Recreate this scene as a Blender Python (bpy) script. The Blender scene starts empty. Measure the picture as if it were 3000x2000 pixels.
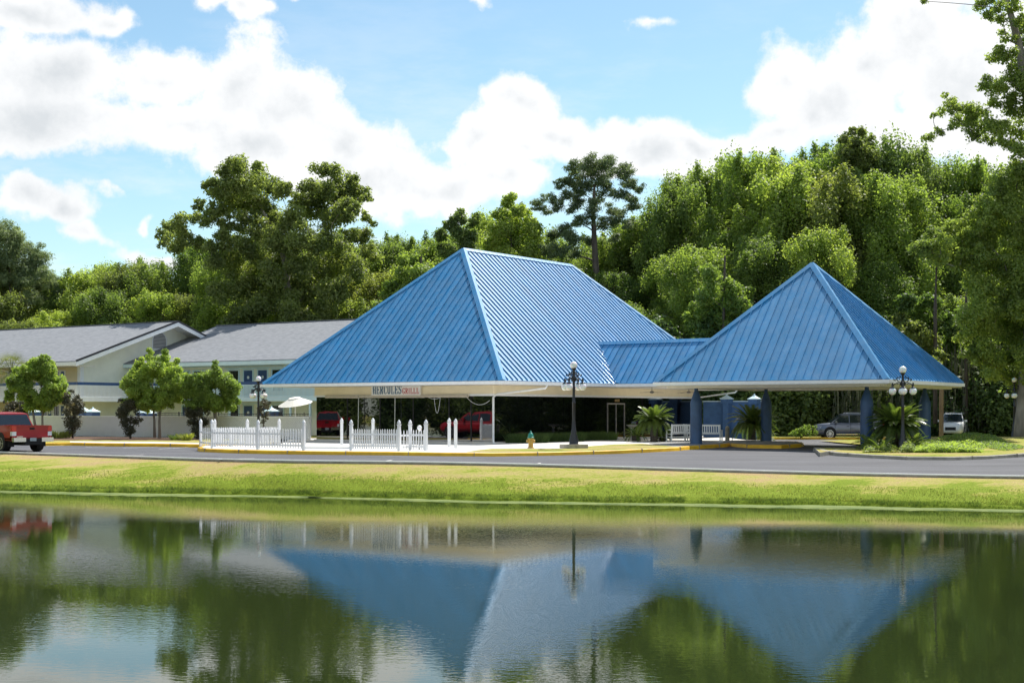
import bpy, bmesh, math, random
import numpy as np
from mathutils import Vector, Matrix
R = math.radians
rnd = random.Random(7)
rng = np.random.default_rng(7)
S = bpy.context.scene
COL = S.collection

# ------------------------------------------------------------------ camera
F, HOR, CAMZ = 4167.0, 1202.0, 2.0
cd = bpy.data.cameras.new('camera'); cam = bpy.data.objects.new('camera', cd); COL.objects.link(cam)
cam.location = (0, 0, CAMZ); cam.rotation_euler = (R(90), 0, 0)
cd.lens = 50.0; cd.sensor_width = 36.0; cd.shift_y = (HOR - 1000) / 3000.0
cd.clip_start = 0.3; cd.clip_end = 6000
S.camera = cam
# ------------------------------------------------------------------ light
SUN = Vector((0.33, 0.44, 0.84)).normalized()       # towards the sun
S.view_settings.view_transform = 'Standard'; S.view_settings.look = 'None'
S.view_settings.exposure = 1.10; S.view_settings.gamma = 1.0
S.view_settings.use_curve_mapping = False
S.cycles.diffuse_bounces = 7
sl = bpy.data.lights.new('sun', 'SUN'); sl.energy = 3.2; sl.angle = R(0.53); sl.color = (1.0, 0.955, 0.87)
so = bpy.data.objects.new('sun', sl); COL.objects.link(so)
so.rotation_euler = SUN.to_track_quat('Z', 'Y').to_euler(); so.location = (0, 0, 60)

W = bpy.data.worlds.new('World'); S.world = W; W.use_nodes = True

def build_world():
    nt = W.node_tree; N = nt.nodes; L = nt.links; N.clear()
    def nd(t, **k):
        n = N.new(t)
        for a, b in k.items(): setattr(n, a, b)
        return n
    def mth(op, a, b=None, clamp=False):
        n = nd('ShaderNodeMath', operation=op); n.use_clamp = clamp
        for i, v in enumerate((a, b)):
            if v is None: continue
            if isinstance(v, (int, float)): n.inputs[i].default_value = v
            else: L.new(v, n.inputs[i])
        return n.outputs[0]
    def mr(v, a, b, c=0.0, d=1.0):
        n = nd('ShaderNodeMapRange'); n.interpolation_type = 'SMOOTHSTEP'
        L.new(v, n.inputs[0])
        for i, q in enumerate((a, b, c, d)): n.inputs[i + 1].default_value = q
        return n.outputs[0]
    out = nd('ShaderNodeOutputWorld')
    sky = nd('ShaderNodeTexSky'); sky.sky_type = 'NISHITA'; sky.sun_disc = False
    sky.sun_elevation = math.asin(SUN.z); sky.sun_rotation = math.atan2(SUN.x, SUN.y)
    sky.air_density = 1.0; sky.dust_density = 0.4; sky.ozone_density = 1.6
    bg = nd('ShaderNodeBackground'); bg.inputs[1].default_value = 0.073
    hs = nd('ShaderNodeMix', data_type='RGBA', blend_type='MULTIPLY'); hs.inputs[0].default_value = 1.0
    L.new(sky.outputs[0], hs.inputs[6]); hs.inputs[7].default_value = (0.93, 1.04, 0.97, 1)
    L.new(hs.outputs[2], bg.inputs[0])
    tc = nd('ShaderNodeTexCoord'); D = tc.outputs['Generated']
    sp = nd('ShaderNodeSeparateXYZ'); L.new(D, sp.inputs[0])
    yy = mth('MAXIMUM', sp.outputs[1], 0.15)
    cb = nd('ShaderNodeCombineXYZ')
    L.new(mth('DIVIDE', sp.outputs[0], yy), cb.inputs[0]); L.new(mth('DIVIDE', sp.outputs[2], yy), cb.inputs[1])
    # billow warp
    def noise(vec, sc, det, ro=0.55):
        n = nd('ShaderNodeTexNoise'); n.inputs['Scale'].default_value = sc
        n.inputs['Detail'].default_value = det; n.inputs['Roughness'].default_value = ro
        L.new(vec, n.inputs['Vector']); return n
    warp = noise(D, 9.0, 4.0)
    wv = nd('ShaderNodeVectorMath', operation='MULTIPLY_ADD')
    L.new(warp.outputs['Color'], wv.inputs[0]); wv.inputs[1].default_value = (0.11, 0.09, 0); wv.inputs[2].default_value = (0, 0, 0)
    sb = nd('ShaderNodeVectorMath', operation='SUBTRACT'); L.new(wv.outputs[0], sb.inputs[0]); sb.inputs[1].default_value = (0.055, 0.045, 0)
    ad = nd('ShaderNodeVectorMath', operation='ADD'); L.new(cb.outputs[0], ad.inputs[0]); L.new(sb.outputs[0], ad.inputs[1])
    P = ad.outputs[0]
    EL = [(120,165,190,105),(330,185,150,95),(520,205,150,110),(680,270,160,95),(90,300,240,85),(380,320,250,85),(620,370,240,80),
          (850,330,110,65),(870,415,180,75),(1040,460,140,65),(1180,440,110,55),(60,15,150,45),(200,25,70,35),(490,15,90,42),(545,55,50,36),
          (655,25,64,40,.5),(1105,30,70,36,.55),(230,455,80,24,.5),(310,510,30,30,.45),(300,590,150,40,.35),(180,560,90,40,.5),(1500,40,120,40,.6),(1200,235,92,66),(1120,310,95,60),(1280,320,100,60),(1345,330,60,55),(1190,350,150,50),
          (1540,335,150,52),(1460,360,90,46),(1640,320,60,34),(1790,180,90,72),(1900,235,165,100),(2000,140,110,78),(2160,80,150,110),(2260,200,210,180),
          (2050,290,250,66),(1790,290,95,50),(2380,340,200,90),(60,490,120,52),(140,520,50,26),(355,590,60,20),(-150,150,150,300),(2550,100,200,250),
          (1250,-260,500,110),(300,-330,500,160),(2200,-300,300,110)]
    acc = None
    for e_ in EL:
        x, y, rx, ry = [v * 1.2755 for v in e_[:4]]
        px, py, sx, sy = (x - 1500) / F, (HOR - y) / F, F / (rx * 1.27), F / (ry * 1.27)
        m = nd('ShaderNodeVectorMath', operation='MULTIPLY_ADD'); L.new(P, m.inputs[0])
        m.inputs[1].default_value = (sx, sy, 0); m.inputs[2].default_value = (-px * sx, -py * sy, 0)
        l = nd('ShaderNodeVectorMath', operation='LENGTH'); L.new(m.outputs[0], l.inputs[0])
        v = l.outputs['Value']
        if len(e_) > 4: v = mth('ADD', v, e_[4])
        if acc is None: acc = v
        else:
            q = nd('ShaderNodeMath', operation='SMOOTH_MIN'); L.new(acc, q.inputs[0]); L.new(v, q.inputs[1]); q.inputs[2].default_value = 0.25
            acc = q.outputs[0]
    front = mth('SUBTRACT', 1.0, acc)                       # 1 in the middle, 0 at the rim
    front = mth('MAXIMUM', front, -0.6)
    gen = noise(D, 2.6, 5.0, 0.5)
    genf = mth('MULTIPLY', mth('SUBTRACT', gen.outputs['Fac'], 0.49), 3.2)
    wf = mth('MULTIPLY', mr(sp.outputs[1], 0.55, 0.75), mth('SUBTRACT', 1.0, mr(sp.outputs[2], 0.42, 0.6)))
    mixn = nd('ShaderNodeMix', data_type='FLOAT'); L.new(wf, mixn.inputs[0]); L.new(genf, mixn.inputs[2]); L.new(front, mixn.inputs[3])
    fld = mixn.outputs[0]
    fb = noise(D, 34.0, 9.0, 0.66)
    fb2 = noise(D, 9.0, 6.0, 0.6)
    dens = mth('ADD', fld, mth('MULTIPLY', mth('SUBTRACT', fb.outputs['Fac'], 0.5), 1.25))
    dens = mth('ADD', dens, mth('MULTIPLY', mth('SUBTRACT', fb2.outputs['Fac'], 0.5), 1.1))
    mask = mr(dens, -0.02, 0.42)
    # thin veil low in the sky
    wz = nd('ShaderNodeMapping'); wz.inputs['Scale'].default_value = (6, 6, 22); L.new(D, wz.inputs[0])
    veil = noise(wz.outputs[0], 1.0, 6.0, 0.65)
    vm = mth('MULTIPLY', mr(veil.outputs['Fac'], 0.42, 0.72), mr(sp.outputs[2], 0.30, 0.02, 0.10, 0.75))
    mask = mth('MAXIMUM', mask, vm)
    # grey inner parts and undersides
    sh = noise(D, 6.0, 8.0, 0.62)
    inner = mth('ADD', mth('MULTIPLY', mr(dens, 0.2, 1.5), 0.75), mth('MULTIPLY', mth('SUBTRACT', sh.outputs['Fac'], 0.5), 1.7))
    cr = nd('ShaderNodeValToRGB'); L.new(inner, cr.inputs[0])
    cr.color_ramp.elements[0].position = 0.08; cr.color_ramp.elements[0].color = (0.545, 0.55, 0.555, 1)
    cr.color_ramp.elements[1].position = 0.80; cr.color_ramp.elements[1].color = (0.375, 0.395, 0.412, 1)
    bc = nd('ShaderNodeBackground'); L.new(cr.outputs[0], bc.inputs[0]); bc.inputs[1].default_value = 0.92
    ms = nd('ShaderNodeMixShader'); L.new(mask, ms.inputs[0]); L.new(bg.outputs[0], ms.inputs[1]); L.new(bc.outputs[0], ms.inputs[2])
    L.new(ms.outputs[0], out.inputs[0])
build_world()

# ------------------------------------------------------------------ materials
def mat(name, col, rough=0.6, metal=0.0, spec=0.5, var=0.0, vscale=3.0, bump=0.0, bscale=40.0, col2=None, coat=0.0, stretch=None, detail=6.0):
    m = bpy.data.materials.new(name); m.use_nodes = True
    nt = m.node_tree; N = nt.nodes; L = nt.links
    b = N['Principled BSDF']
    b.inputs['Base Color'].default_value = (*col, 1); b.inputs['Roughness'].default_value = rough
    b.inputs['Metallic'].default_value = metal; b.inputs['Specular IOR Level'].default_value = spec
    b.inputs['Coat Weight'].default_value = coat; b.inputs['Coat Roughness'].default_value = 0.04
    tc = N.new('ShaderNodeTexCoord'); vec = tc.outputs['Object']
    if stretch:
        mp = N.new('ShaderNodeMapping'); mp.inputs['Scale'].default_value = stretch; L.new(vec, mp.inputs[0]); vec = mp.outputs[0]
    if var > 0 or col2:
        n = N.new('ShaderNodeTexNoise'); n.inputs['Scale'].default_value = vscale; n.inputs['Detail'].default_value = detail
        n.inputs['Roughness'].default_value = 0.62; L.new(vec, n.inputs['Vector'])
        r = N.new('ShaderNodeValToRGB'); L.new(n.outputs['Fac'], r.inputs[0])
        c2 = col2 if col2 else tuple(c * (1 - var) for c in col); c1 = col if col2 else tuple(min(1, c * (1 + var * 0.5)) for c in col)
        r.color_ramp.elements[0].position = 0.34; r.color_ramp.elements[0].color = (*c2, 1)
        r.color_ramp.elements[1].position = 0.66; r.color_ramp.elements[1].color = (*c1, 1)
        L.new(r.outputs[0], b.inputs['Base Color'])
    if bump > 0:
        n2 = N.new('ShaderNodeTexNoise'); n2.inputs['Scale'].default_value = bscale; n2.inputs['Detail'].default_value = 5
        L.new(vec, n2.inputs['Vector'])
        bp = N.new('ShaderNodeBump'); bp.inputs['Strength'].default_value = bump; bp.inputs['Distance'].default_value = 0.02
        L.new(n2.outputs['Fac'], bp.inputs['Height']); L.new(bp.outputs[0], b.inputs['Normal'])
    return m

M_ROOF = None
def leafmat(name, c1, c2, trans=0.4, tcol=None, rough=0.5, hue=0.02, clump=0.45):
    m = bpy.data.materials.new(name); m.use_nodes = True
    nt = m.node_tree; N = nt.nodes; L = nt.links; N.clear()
    out = N.new('ShaderNodeOutputMaterial')
    g = N.new('ShaderNodeNewGeometry'); oi = N.new('ShaderNodeObjectInfo'); tc = N.new('ShaderNodeTexCoord')
    n = N.new('ShaderNodeTexNoise'); n.inputs['Scale'].default_value = clump; n.inputs['Detail'].default_value = 2
    L.new(tc.outputs['Object'], n.inputs['Vector'])
    a = N.new('ShaderNodeMath'); a.operation = 'MULTIPLY_ADD'; L.new(g.outputs['Random Per Island'], a.inputs[0]); a.inputs[1].default_value = 0.55
    n2 = N.new('ShaderNodeMath'); n2.operation = 'MULTIPLY_ADD'; L.new(n.outputs['Fac'], n2.inputs[0]); n2.inputs[1].default_value = 1.6; n2.inputs[2].default_value = -0.55
    L.new(n2.outputs[0], a.inputs[2])
    r = N.new('ShaderNodeValToRGB'); L.new(a.outputs[0], r.inputs[0])
    r.color_ramp.elements[0].position = 0.05; r.color_ramp.elements[0].color = (*c1, 1)
    r.color_ramp.elements[1].position = 0.80; r.color_ramp.elements[1].color = (*c2, 1)
    h = N.new('ShaderNodeHueSaturation'); h.inputs['Saturation'].default_value = 0.84
    mr = N.new('ShaderNodeMapRange'); L.new(oi.outputs['Random'], mr.inputs[0]); mr.inputs[3].default_value = 0.5 - hue; mr.inputs[4].default_value = 0.5 + hue
    L.new(mr.outputs[0], h.inputs['Hue'])
    mv = N.new('ShaderNodeMapRange'); L.new(oi.outputs['Random'], mv.inputs[0]); mv.inputs[3].default_value = 1.25; mv.inputs[4].default_value = 0.8
    L.new(mv.outputs[0], h.inputs['Value']); L.new(r.outputs[0], h.inputs['Color'])
    d = N.new('ShaderNodeBsdfPrincipled'); L.new(h.outputs[0], d.inputs['Base Color']); d.inputs['Roughness'].default_value = rough
    d.inputs['Specular IOR Level'].default_value = 0.35
    t = N.new('ShaderNodeBsdfTranslucent')
    tm = N.new('ShaderNodeMix'); tm.data_type = 'RGBA'; tm.blend_type = 'MULTIPLY'; tm.inputs[0].default_value = 1.0
    L.new(h.outputs[0], tm.inputs[6]); tm.inputs[7].default_value = (*(tcol or (1.85, 1.95, 0.85)), 1)
    L.new(tm.outputs[2], t.inputs[0])
    ms = N.new('ShaderNodeMixShader'); ms.inputs[0].default_value = trans
    L.new(d.outputs[0], ms.inputs[1]); L.new(t.outputs[0], ms.inputs[2]); L.new(ms.outputs[0], out.inputs[0])
    return m

M = {}
M['roof_blue'] = mat('roof_blue', (0.020, 0.215, 0.465), 0.42, spec=1.0, var=0.10, vscale=0.8, coat=0.22, bump=0.12, bscale=1.6)
_nt = M['roof_blue'].node_tree; _b = _nt.nodes['Principled BSDF']
_oi = _nt.nodes.new('ShaderNodeObjectInfo'); _mr = _nt.nodes.new('ShaderNodeMapRange'); _mr.inputs[3].default_value = 0.88; _mr.inputs[4].default_value = 1.10
_hs = _nt.nodes.new('ShaderNodeHueSaturation'); _lk = _b.inputs['Base Color'].links[0].from_socket
_nt.links.new(_oi.outputs['Random'], _mr.inputs[0]); _nt.links.new(_mr.outputs[0], _hs.inputs['Value']); _nt.links.new(_lk, _hs.inputs['Color']); _nt.links.new(_hs.outputs[0], _b.inputs['Base Color'])
_n = _nt.nodes.new('ShaderNodeTexNoise'); _n.inputs['Scale'].default_value = 1.0; _n.inputs['Detail'].default_value = 8; _n.inputs['Roughness'].default_value = 0.7
_mp = _nt.nodes.new('ShaderNodeMapping'); _mp.inputs['Scale'].default_value = (2.2, 2.2, 0.35); _tc = _nt.nodes.new('ShaderNodeTexCoord'); _nt.links.new(_tc.outputs['Object'], _mp.inputs[0]); _nt.links.new(_mp.outputs[0], _n.inputs['Vector'])
_m2 = _nt.nodes.new('ShaderNodeMapRange'); _m2.inputs[1].default_value = 0.3; _m2.inputs[2].default_value = 0.7; _m2.inputs[3].default_value = 1.06; _m2.inputs[4].default_value = 0.86; _nt.links.new(_n.outputs['Fac'], _m2.inputs[0]); _nt.links.new(_m2.outputs[0], _hs.inputs['Saturation'])
_b.inputs["Coat Roughness"].default_value = 0.36; _b.inputs['Coat IOR'].default_value = 1.75
M['white'] = mat('white_paint', (0.84, 0.85, 0.86), 0.5, var=0.06, vscale=4)
M['fence_white'] = mat('fence_white', (0.80, 0.81, 0.83), 0.45, var=0.05, vscale=6)
M['bright_white'] = mat('bright_white', (0.90, 0.91, 0.92), 0.6, var=0.05, vscale=3)
M['soffit'] = mat('soffit', (0.76, 0.73, 0.68), 0.7, var=0.06, vscale=2)
M['cream'] = mat('cream_fascia', (0.90, 0.79, 0.57), 0.6, var=0.06, vscale=1.5)
M['siding'] = mat('siding', (0.88, 0.87, 0.73), 0.55, var=0.07, vscale=1.0)
M['siding2'] = mat('siding_bounce_lit', (0.78, 0.66, 0.43), 0.55, var=0.07, vscale=1.0)  # warm light bounced onto the front wall is put into this siding colour
M['trim'] = mat('pale_blue_trim', (0.66, 0.82, 0.86), 0.5, var=0.05, vscale=2)
M['navy'] = mat('navy_paint', (0.035, 0.085, 0.22), 0.45, var=0.15, vscale=4)
M['bluewall'] = mat('blue_stucco', (0.065, 0.145, 0.30), 0.8, var=0.2, vscale=2.5, bump=0.3)
M['column'] = mat('column_blue', (0.030, 0.080, 0.185), 0.5, var=0.25, vscale=2.2, bump=0.2, bscale=25, spec=0.6)
M['shingle'] = mat('grey_shingle', (0.235, 0.245, 0.265), 0.9, col2=(0.16, 0.17, 0.19), vscale=2.2, bump=0.7, bscale=14, stretch=(1, 1, 4), detail=9)
M['shingle_dk'] = mat('shingle_edge', (0.05, 0.05, 0.06), 0.9)
M['asphalt'] = mat('asphalt', (0.105, 0.105, 0.117), 0.85, col2=(0.066, 0.066, 0.074), vscale=0.35, bump=0.5, bscale=60, stretch=(0.5, 1.6, 1), detail=10)
M['concrete'] = mat('concrete', (0.68, 0.65, 0.60), 0.85, var=0.14, vscale=0.9, bump=0.3)
M['old_concrete'] = mat('old_concrete', (0.36, 0.33, 0.27), 0.9, var=0.35, vscale=2.2, bump=0.5)
M['yellow'] = mat('yellow_paint', (0.88, 0.52, 0.012), 0.6, col2=(0.66, 0.36, 0.012), vscale=1.6, bump=0.3, detail=10)
M['line'] = mat('road_line', (0.68, 0.66, 0.62), 0.8, var=0.25, vscale=3)
M['mulch'] = mat('mulch', (0.16, 0.085, 0.05), 1.0, col2=(0.06, 0.035, 0.022), vscale=5, bump=1.0, bscale=30)
M['gravel'] = mat('pale_gravel', (0.40, 0.39, 0.37), 0.95, col2=(0.2, 0.2, 0.2), vscale=14, bump=1.0, bscale=50)
M['bark'] = mat('bark', (0.13, 0.105, 0.085), 0.95, col2=(0.055, 0.045, 0.04), vscale=3, bump=1.0, bscale=12, stretch=(1, 1, 0.25))
M['bark_grey'] = mat('pale_bark', (0.30, 0.27, 0.23), 0.9, col2=(0.16, 0.14, 0.12), vscale=3, bump=0.8, bscale=12, stretch=(1, 1, 0.3))
M['black_iron'] = mat('black_iron', (0.012, 0.012, 0.014), 0.35, spec=0.6, var=0.3, vscale=8)
M['black'] = mat('black_matte', (0.012, 0.012, 0.012), 0.8)
M['rubber'] = mat('rubber', (0.02, 0.02, 0.022), 0.8, var=0.3, vscale=9)
M['chrome'] = mat('chrome', (0.75, 0.76, 0.78), 0.14, metal=1.0)
M['alloy'] = mat('alloy', (0.62, 0.63, 0.65), 0.3, metal=0.9)
M['red'] = mat('red_paint', (0.34, 0.006, 0.014), 0.35, spec=0.4, coat=0.5, var=0.1)
M['silver'] = mat('silver_paint', (0.13, 0.145, 0.185), 0.3, metal=0.5, coat=1.0, var=0.05)
M['carwhite'] = mat('car_white', (0.72, 0.73, 0.74), 0.3, coat=0.8, var=0.04)
M['carglass'] = mat('car_glass', (0.015, 0.022, 0.028), 0.05, spec=0.9)
M['window'] = mat('window_glass', (0.018, 0.02, 0.024), 0.08, spec=0.8)
M['lamp_red'] = mat('tail_light', (0.55, 0.01, 0.015), 0.15, coat=0.8)
M['lamp_clear'] = mat('clear_lens', (0.65, 0.66, 0.68), 0.15, coat=0.8)
M['plate'] = mat('number_plate', (0.35, 0.40, 0.42), 0.5, var=0.4, vscale=25)
M['globe'] = mat('opal_globe', (0.86, 0.86, 0.86), 0.25, coat=0.4)
M['globe'].node_tree.nodes['Principled BSDF'].inputs['Subsurface Weight'].default_value = 0.4
M['hyd_yellow'] = mat('hydrant_yellow', (0.68, 0.43, 0.12), 0.5, var=0.3, vscale=8)
M['hyd_green'] = mat('hydrant_green', (0.02, 0.24, 0.20), 0.4, var=0.2, vscale=8)
M['wood'] = mat('post_wood', (0.30, 0.20, 0.10), 0.8, col2=(0.18, 0.115, 0.06), vscale=4, stretch=(1, 1, 0.2), bump=0.4)
M['awning'] = mat('awning_cloth', (0.60, 0.53, 0.42), 0.8, var=0.12, vscale=6)
M['canvas'] = mat('umbrella_canvas', (0.76, 0.72, 0.64), 0.8, var=0.08, vscale=5)
M['sign'] = mat('sign_panel', (0.90, 0.89, 0.86), 0.4, var=0.04)
M['sign_blue'] = mat('sign_blue', (0.03, 0.12, 0.23), 0.5)
M['sign_red'] = mat('sign_red', (0.50, 0.035, 0.04), 0.5)
M['fan'] = mat('fan_metal', (0.24, 0.23, 0.21), 0.5, var=0.2)
M['blade'] = mat('fan_blade', (0.22, 0.16, 0.10), 0.5, var=0.2)
M['stone'] = mat('cast_stone', (0.42, 0.40, 0.36), 0.85, var=0.3, vscale=5, bump=0.4)
M['gold'] = mat('number_plate_gold', (0.35, 0.24, 0.10), 0.4, metal=0.6)
M['duckweed'] = mat('duckweed', (0.21, 0.25, 0.06), 0.9, col2=(0.07, 0.12, 0.02), vscale=2.5, bump=0.6, bscale=30, stretch=(0.5, 2, 1))
M['floor'] = mat('woodland_floor', (0.10, 0.085, 0.04), 1.0, col2=(0.035, 0.05, 0.018), vscale=0.5, bump=1.0, bscale=6)
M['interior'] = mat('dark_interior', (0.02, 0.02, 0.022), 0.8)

def grassmat():
    m = bpy.data.materials.new('lawn'); m.use_nodes = True
    nt = m.node_tree; N = nt.nodes; L = nt.links; b = N['Principled BSDF']
    b.inputs['Roughness'].default_value = 0.95; b.inputs['Specular IOR Level'].default_value = 0.15
    tc = N.new('ShaderNodeTexCoord')
    def nz(s, d, sc=(1, 1, 1)):
        mp = N.new('ShaderNodeMapping'); mp.inputs['Scale'].default_value = sc; L.new(tc.outputs['Object'], mp.inputs[0])
        n = N.new('ShaderNodeTexNoise'); n.inputs['Scale'].default_value = s; n.inputs['Detail'].default_value = d; n.inputs['Roughness'].default_value = 0.65
        L.new(mp.outputs[0], n.inputs['Vector']); return n.outputs['Fac']
    at = N.new('ShaderNodeAttribute'); at.attribute_name = 'lush'       # 1 by the water, 0 by the kerb: where the soil stays moist
    s = N.new('ShaderNodeMath'); s.operation = 'MULTIPLY_ADD'; L.new(nz(0.55, 7, (0.55, 1.3, 1)), s.inputs[0]); s.inputs[1].default_value = 1.15
    L.new(at.outputs['Fac'], s.inputs[2])
    s2 = N.new('ShaderNodeMath'); s2.operation = 'MULTIPLY_ADD'; L.new(nz(7.0, 6), s2.inputs[0]); s2.inputs[1].default_value = 0.55; L.new(s.outputs[0], s2.inputs[2])
    r = N.new('ShaderNodeValToRGB'); L.new(s2.outputs[0], r.inputs[0])
    el = r.color_ramp.elements
    el[0].position = 0.66; el[0].color = (0.41, 0.285, 0.155, 1)
    el[1].position = 1.12; el[1].color = (0.19, 0.255, 0.020, 1)
    e = el.new(0.80); e.color = (0.40, 0.345, 0.12, 1)
    e = el.new(0.94); e.color = (0.30, 0.315, 0.055, 1)
    mx = N.new('ShaderNodeMix'); mx.data_type = 'RGBA'; mx.blend_type = 'MULTIPLY'; mx.inputs[0].default_value = 0.75
    L.new(r.outputs[0], mx.inputs[6])
    r2 = N.new('ShaderNodeValToRGB'); L.new(nz(28, 5), r2.inputs[0]); r2.color_ramp.elements[0].position = 0.35; r2.color_ramp.elements[0].color = (0.45, 0.45, 0.4, 1)
    r2.color_ramp.elements[1].position = 0.6; r2.color_ramp.elements[1].color = (1.15, 1.15, 1.1, 1)
    L.new(r2.outputs[0], mx.inputs[7]); L.new(mx.outputs[2], b.inputs['Base Color'])
    bp = N.new('ShaderNodeBump'); bp.inputs['Strength'].default_value = 0.6; bp.inputs['Distance'].default_value = 0.05
    L.new(nz(22, 5), bp.inputs['Height']); L.new(bp.outputs[0], b.inputs['Normal'])
    return m
M['lawn'] = grassmat()

def glassmat():
    m = bpy.data.materials.new('mirror_glass'); m.use_nodes = True
    nt = m.node_tree; N = nt.nodes; L = nt.links; N.clear(); out = N.new('ShaderNodeOutputMaterial')
    d = N.new('ShaderNodeBsdfDiffuse'); d.inputs[0].default_value = (0.016, 0.019, 0.024, 1)
    g = N.new('ShaderNodeBsdfGlossy'); g.inputs[0].default_value = (0.165, 0.172, 0.18, 1); g.inputs['Roughness'].default_value = 0.015
    tc = N.new('ShaderNodeTexCoord'); n = N.new('ShaderNodeTexNoise'); n.inputs['Scale'].default_value = 0.9; n.inputs['Detail'].default_value = 2
    L.new(tc.outputs['Object'], n.inputs['Vector'])
    bp = N.new('ShaderNodeBump'); bp.inputs['Strength'].default_value = 0.035; bp.inputs['Distance'].default_value = 0.05
    L.new(n.outputs['Fac'], bp.inputs['Height']); L.new(bp.outputs[0], g.inputs['Normal'])
    ms = N.new('ShaderNodeMixShader'); ms.inputs[0].default_value = 0.85
    L.new(d.outputs[0], ms.inputs[1]); L.new(g.outputs[0], ms.inputs[2]); L.new(ms.outputs[0], out.inputs[0])
    return m
M['mirror'] = glassmat()

def watermat():
    m = bpy.data.materials.new('pond_water'); m.use_nodes = True
    nt = m.node_tree; N = nt.nodes; L = nt.links; b = N['Principled BSDF']
    b.inputs['Base Color'].default_value = (0.020, 0.030, 0.009, 1); b.inputs['Roughness'].default_value = 0.015
    b.inputs['IOR'].default_value = 1.33; b.inputs['Specular IOR Level'].default_value = 0.62
    tc = N.new('ShaderNodeTexCoord')
    def nz(s, d, sc, ro=0.5):
        mp = N.new('ShaderNodeMapping'); mp.inputs['Scale'].default_value = sc; L.new(tc.outputs['Object'], mp.inputs[0])
        n = N.new('ShaderNodeTexNoise'); n.inputs['Scale'].default_value = s; n.inputs['Detail'].default_value = d; n.inputs['Roughness'].default_value = ro
        L.new(mp.outputs[0], n.inputs['Vector']); return n.outputs['Fac']
    a = N.new('ShaderNodeMath'); a.operation = 'MULTIPLY_ADD'; L.new(nz(1.6, 3, (1, 2.2, 1)), a.inputs[0]); a.inputs[1].default_value = 0.5
    L.new(nz(7.0, 2, (1, 1.7, 1)), a.inputs[2])
    patch = nz(0.10, 2, (1, 1.8, 1))
    rr = N.new('ShaderNodeMapRange'); L.new(patch, rr.inputs[0]); rr.inputs[1].default_value = 0.4; rr.inputs[2].default_value = 0.62
    rr.inputs[3].default_value = 0.015; rr.inputs[4].default_value = 0.046
    bp = N.new('ShaderNodeBump'); bp.inputs['Distance'].default_value = 0.035; L.new(rr.outputs[0], bp.inputs['Strength'])
    L.new(a.outputs[0], bp.inputs['Height']); L.new(bp.outputs[0], b.inputs['Normal'])
    return m
M['water'] = watermat()

# foliage
M['leaf_mid'] = leafmat('leaf_mid', (0.088, 0.145, 0.030), (0.190, 0.262, 0.042), 0.55, hue=0.018)
M['leaf_bright'] = leafmat('leaf_bright', (0.120, 0.190, 0.030), (0.250, 0.325, 0.045), 0.57, hue=0.015)
M['leaf_olive'] = leafmat('leaf_olive', (0.085, 0.120, 0.028), (0.225, 0.265, 0.056), 0.54, hue=0.015)
M['leaf_oak'] = leafmat('leaf_oak', (0.105, 0.150, 0.040), (0.280, 0.330, 0.085), 0.55, hue=0.0)
M['leaf_dark'] = leafmat('leaf_dark', (0.060, 0.112, 0.030), (0.165, 0.235, 0.056), 0.52, hue=0.02)
M['needle'] = leafmat('needle', (0.085, 0.140, 0.060), (0.220, 0.290, 0.120), 0.45, (1.5, 1.5, 0.9), hue=0.01)
M['leaf_shrub'] = leafmat('leaf_shrub', (0.105, 0.175, 0.022), (0.280, 0.370, 0.050), 0.55, hue=0.01, clump=1.2)
M['leaf_red'] = leafmat('leaf_dark_red', (0.040, 0.050, 0.024), (0.120, 0.120, 0.065), 0.25, (1.3, 1.0, 0.8), hue=0.01, clump=1.5)
M['frond'] = leafmat('cycad_frond', (0.045, 0.085, 0.010), (0.13, 0.185, 0.022), 0.40, hue=0.01, rough=0.35)
M['frond_dry'] = leafmat('dry_frond', (0.16, 0.10, 0.05), (0.24, 0.17, 0.09), 0.3, (1.2, 1.1, 0.9), hue=0.0)
M['grass_blade'] = leafmat('grass_blade', (0.13, 0.165, 0.016), (0.27, 0.29, 0.040), 0.30, hue=0.0, clump=0.8)
M['grass_dark'] = leafmat('grass_dark', (0.055, 0.110, 0.014), (0.22, 0.31, 0.030), 0.30, hue=0.0, clump=2)
M['palmetto'] = leafmat('palmetto_leaf', (0.07, 0.095, 0.03), (0.19, 0.21, 0.08), 0.35, hue=0.0)
M['moss'] = leafmat('hanging_moss', (0.07, 0.08, 0.045), (0.13, 0.14, 0.08), 0.3, (1.2, 1.2, 1), hue=0.0)

# ------------------------------------------------------------------ helpers
def tag(o, label=None, cat=None, group=None, kind=None):
    if label: o['label'] = label
    if cat: o['category'] = cat
    if group: o['group'] = group
    if kind: o['kind'] = kind
    return o
def empty(name, loc=(0, 0, 0), rz=0.0, label=None, cat=None, group=None):
    o = bpy.data.objects.new(name, None); COL.objects.link(o); o.location = loc; o.rotation_euler = (0, 0, rz)
    o.empty_display_size = 0.3
    return tag(o, label, cat, group)
def link(name, me, parent=None, loc=None, rot=None, scale=None):
    o = bpy.data.objects.new(name, me); COL.objects.link(o)
    if parent: o.parent = parent
    if loc is not None: o.location = loc
    if rot is not None: o.rotation_euler = rot
    if scale is not None: o.scale = scale
    return o
def copy_tree(o, parent=None):
    c = o.copy(); COL.objects.link(c)
    if parent: c.parent = parent
    for ch in o.children: copy_tree(ch, c)
    return c

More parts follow.
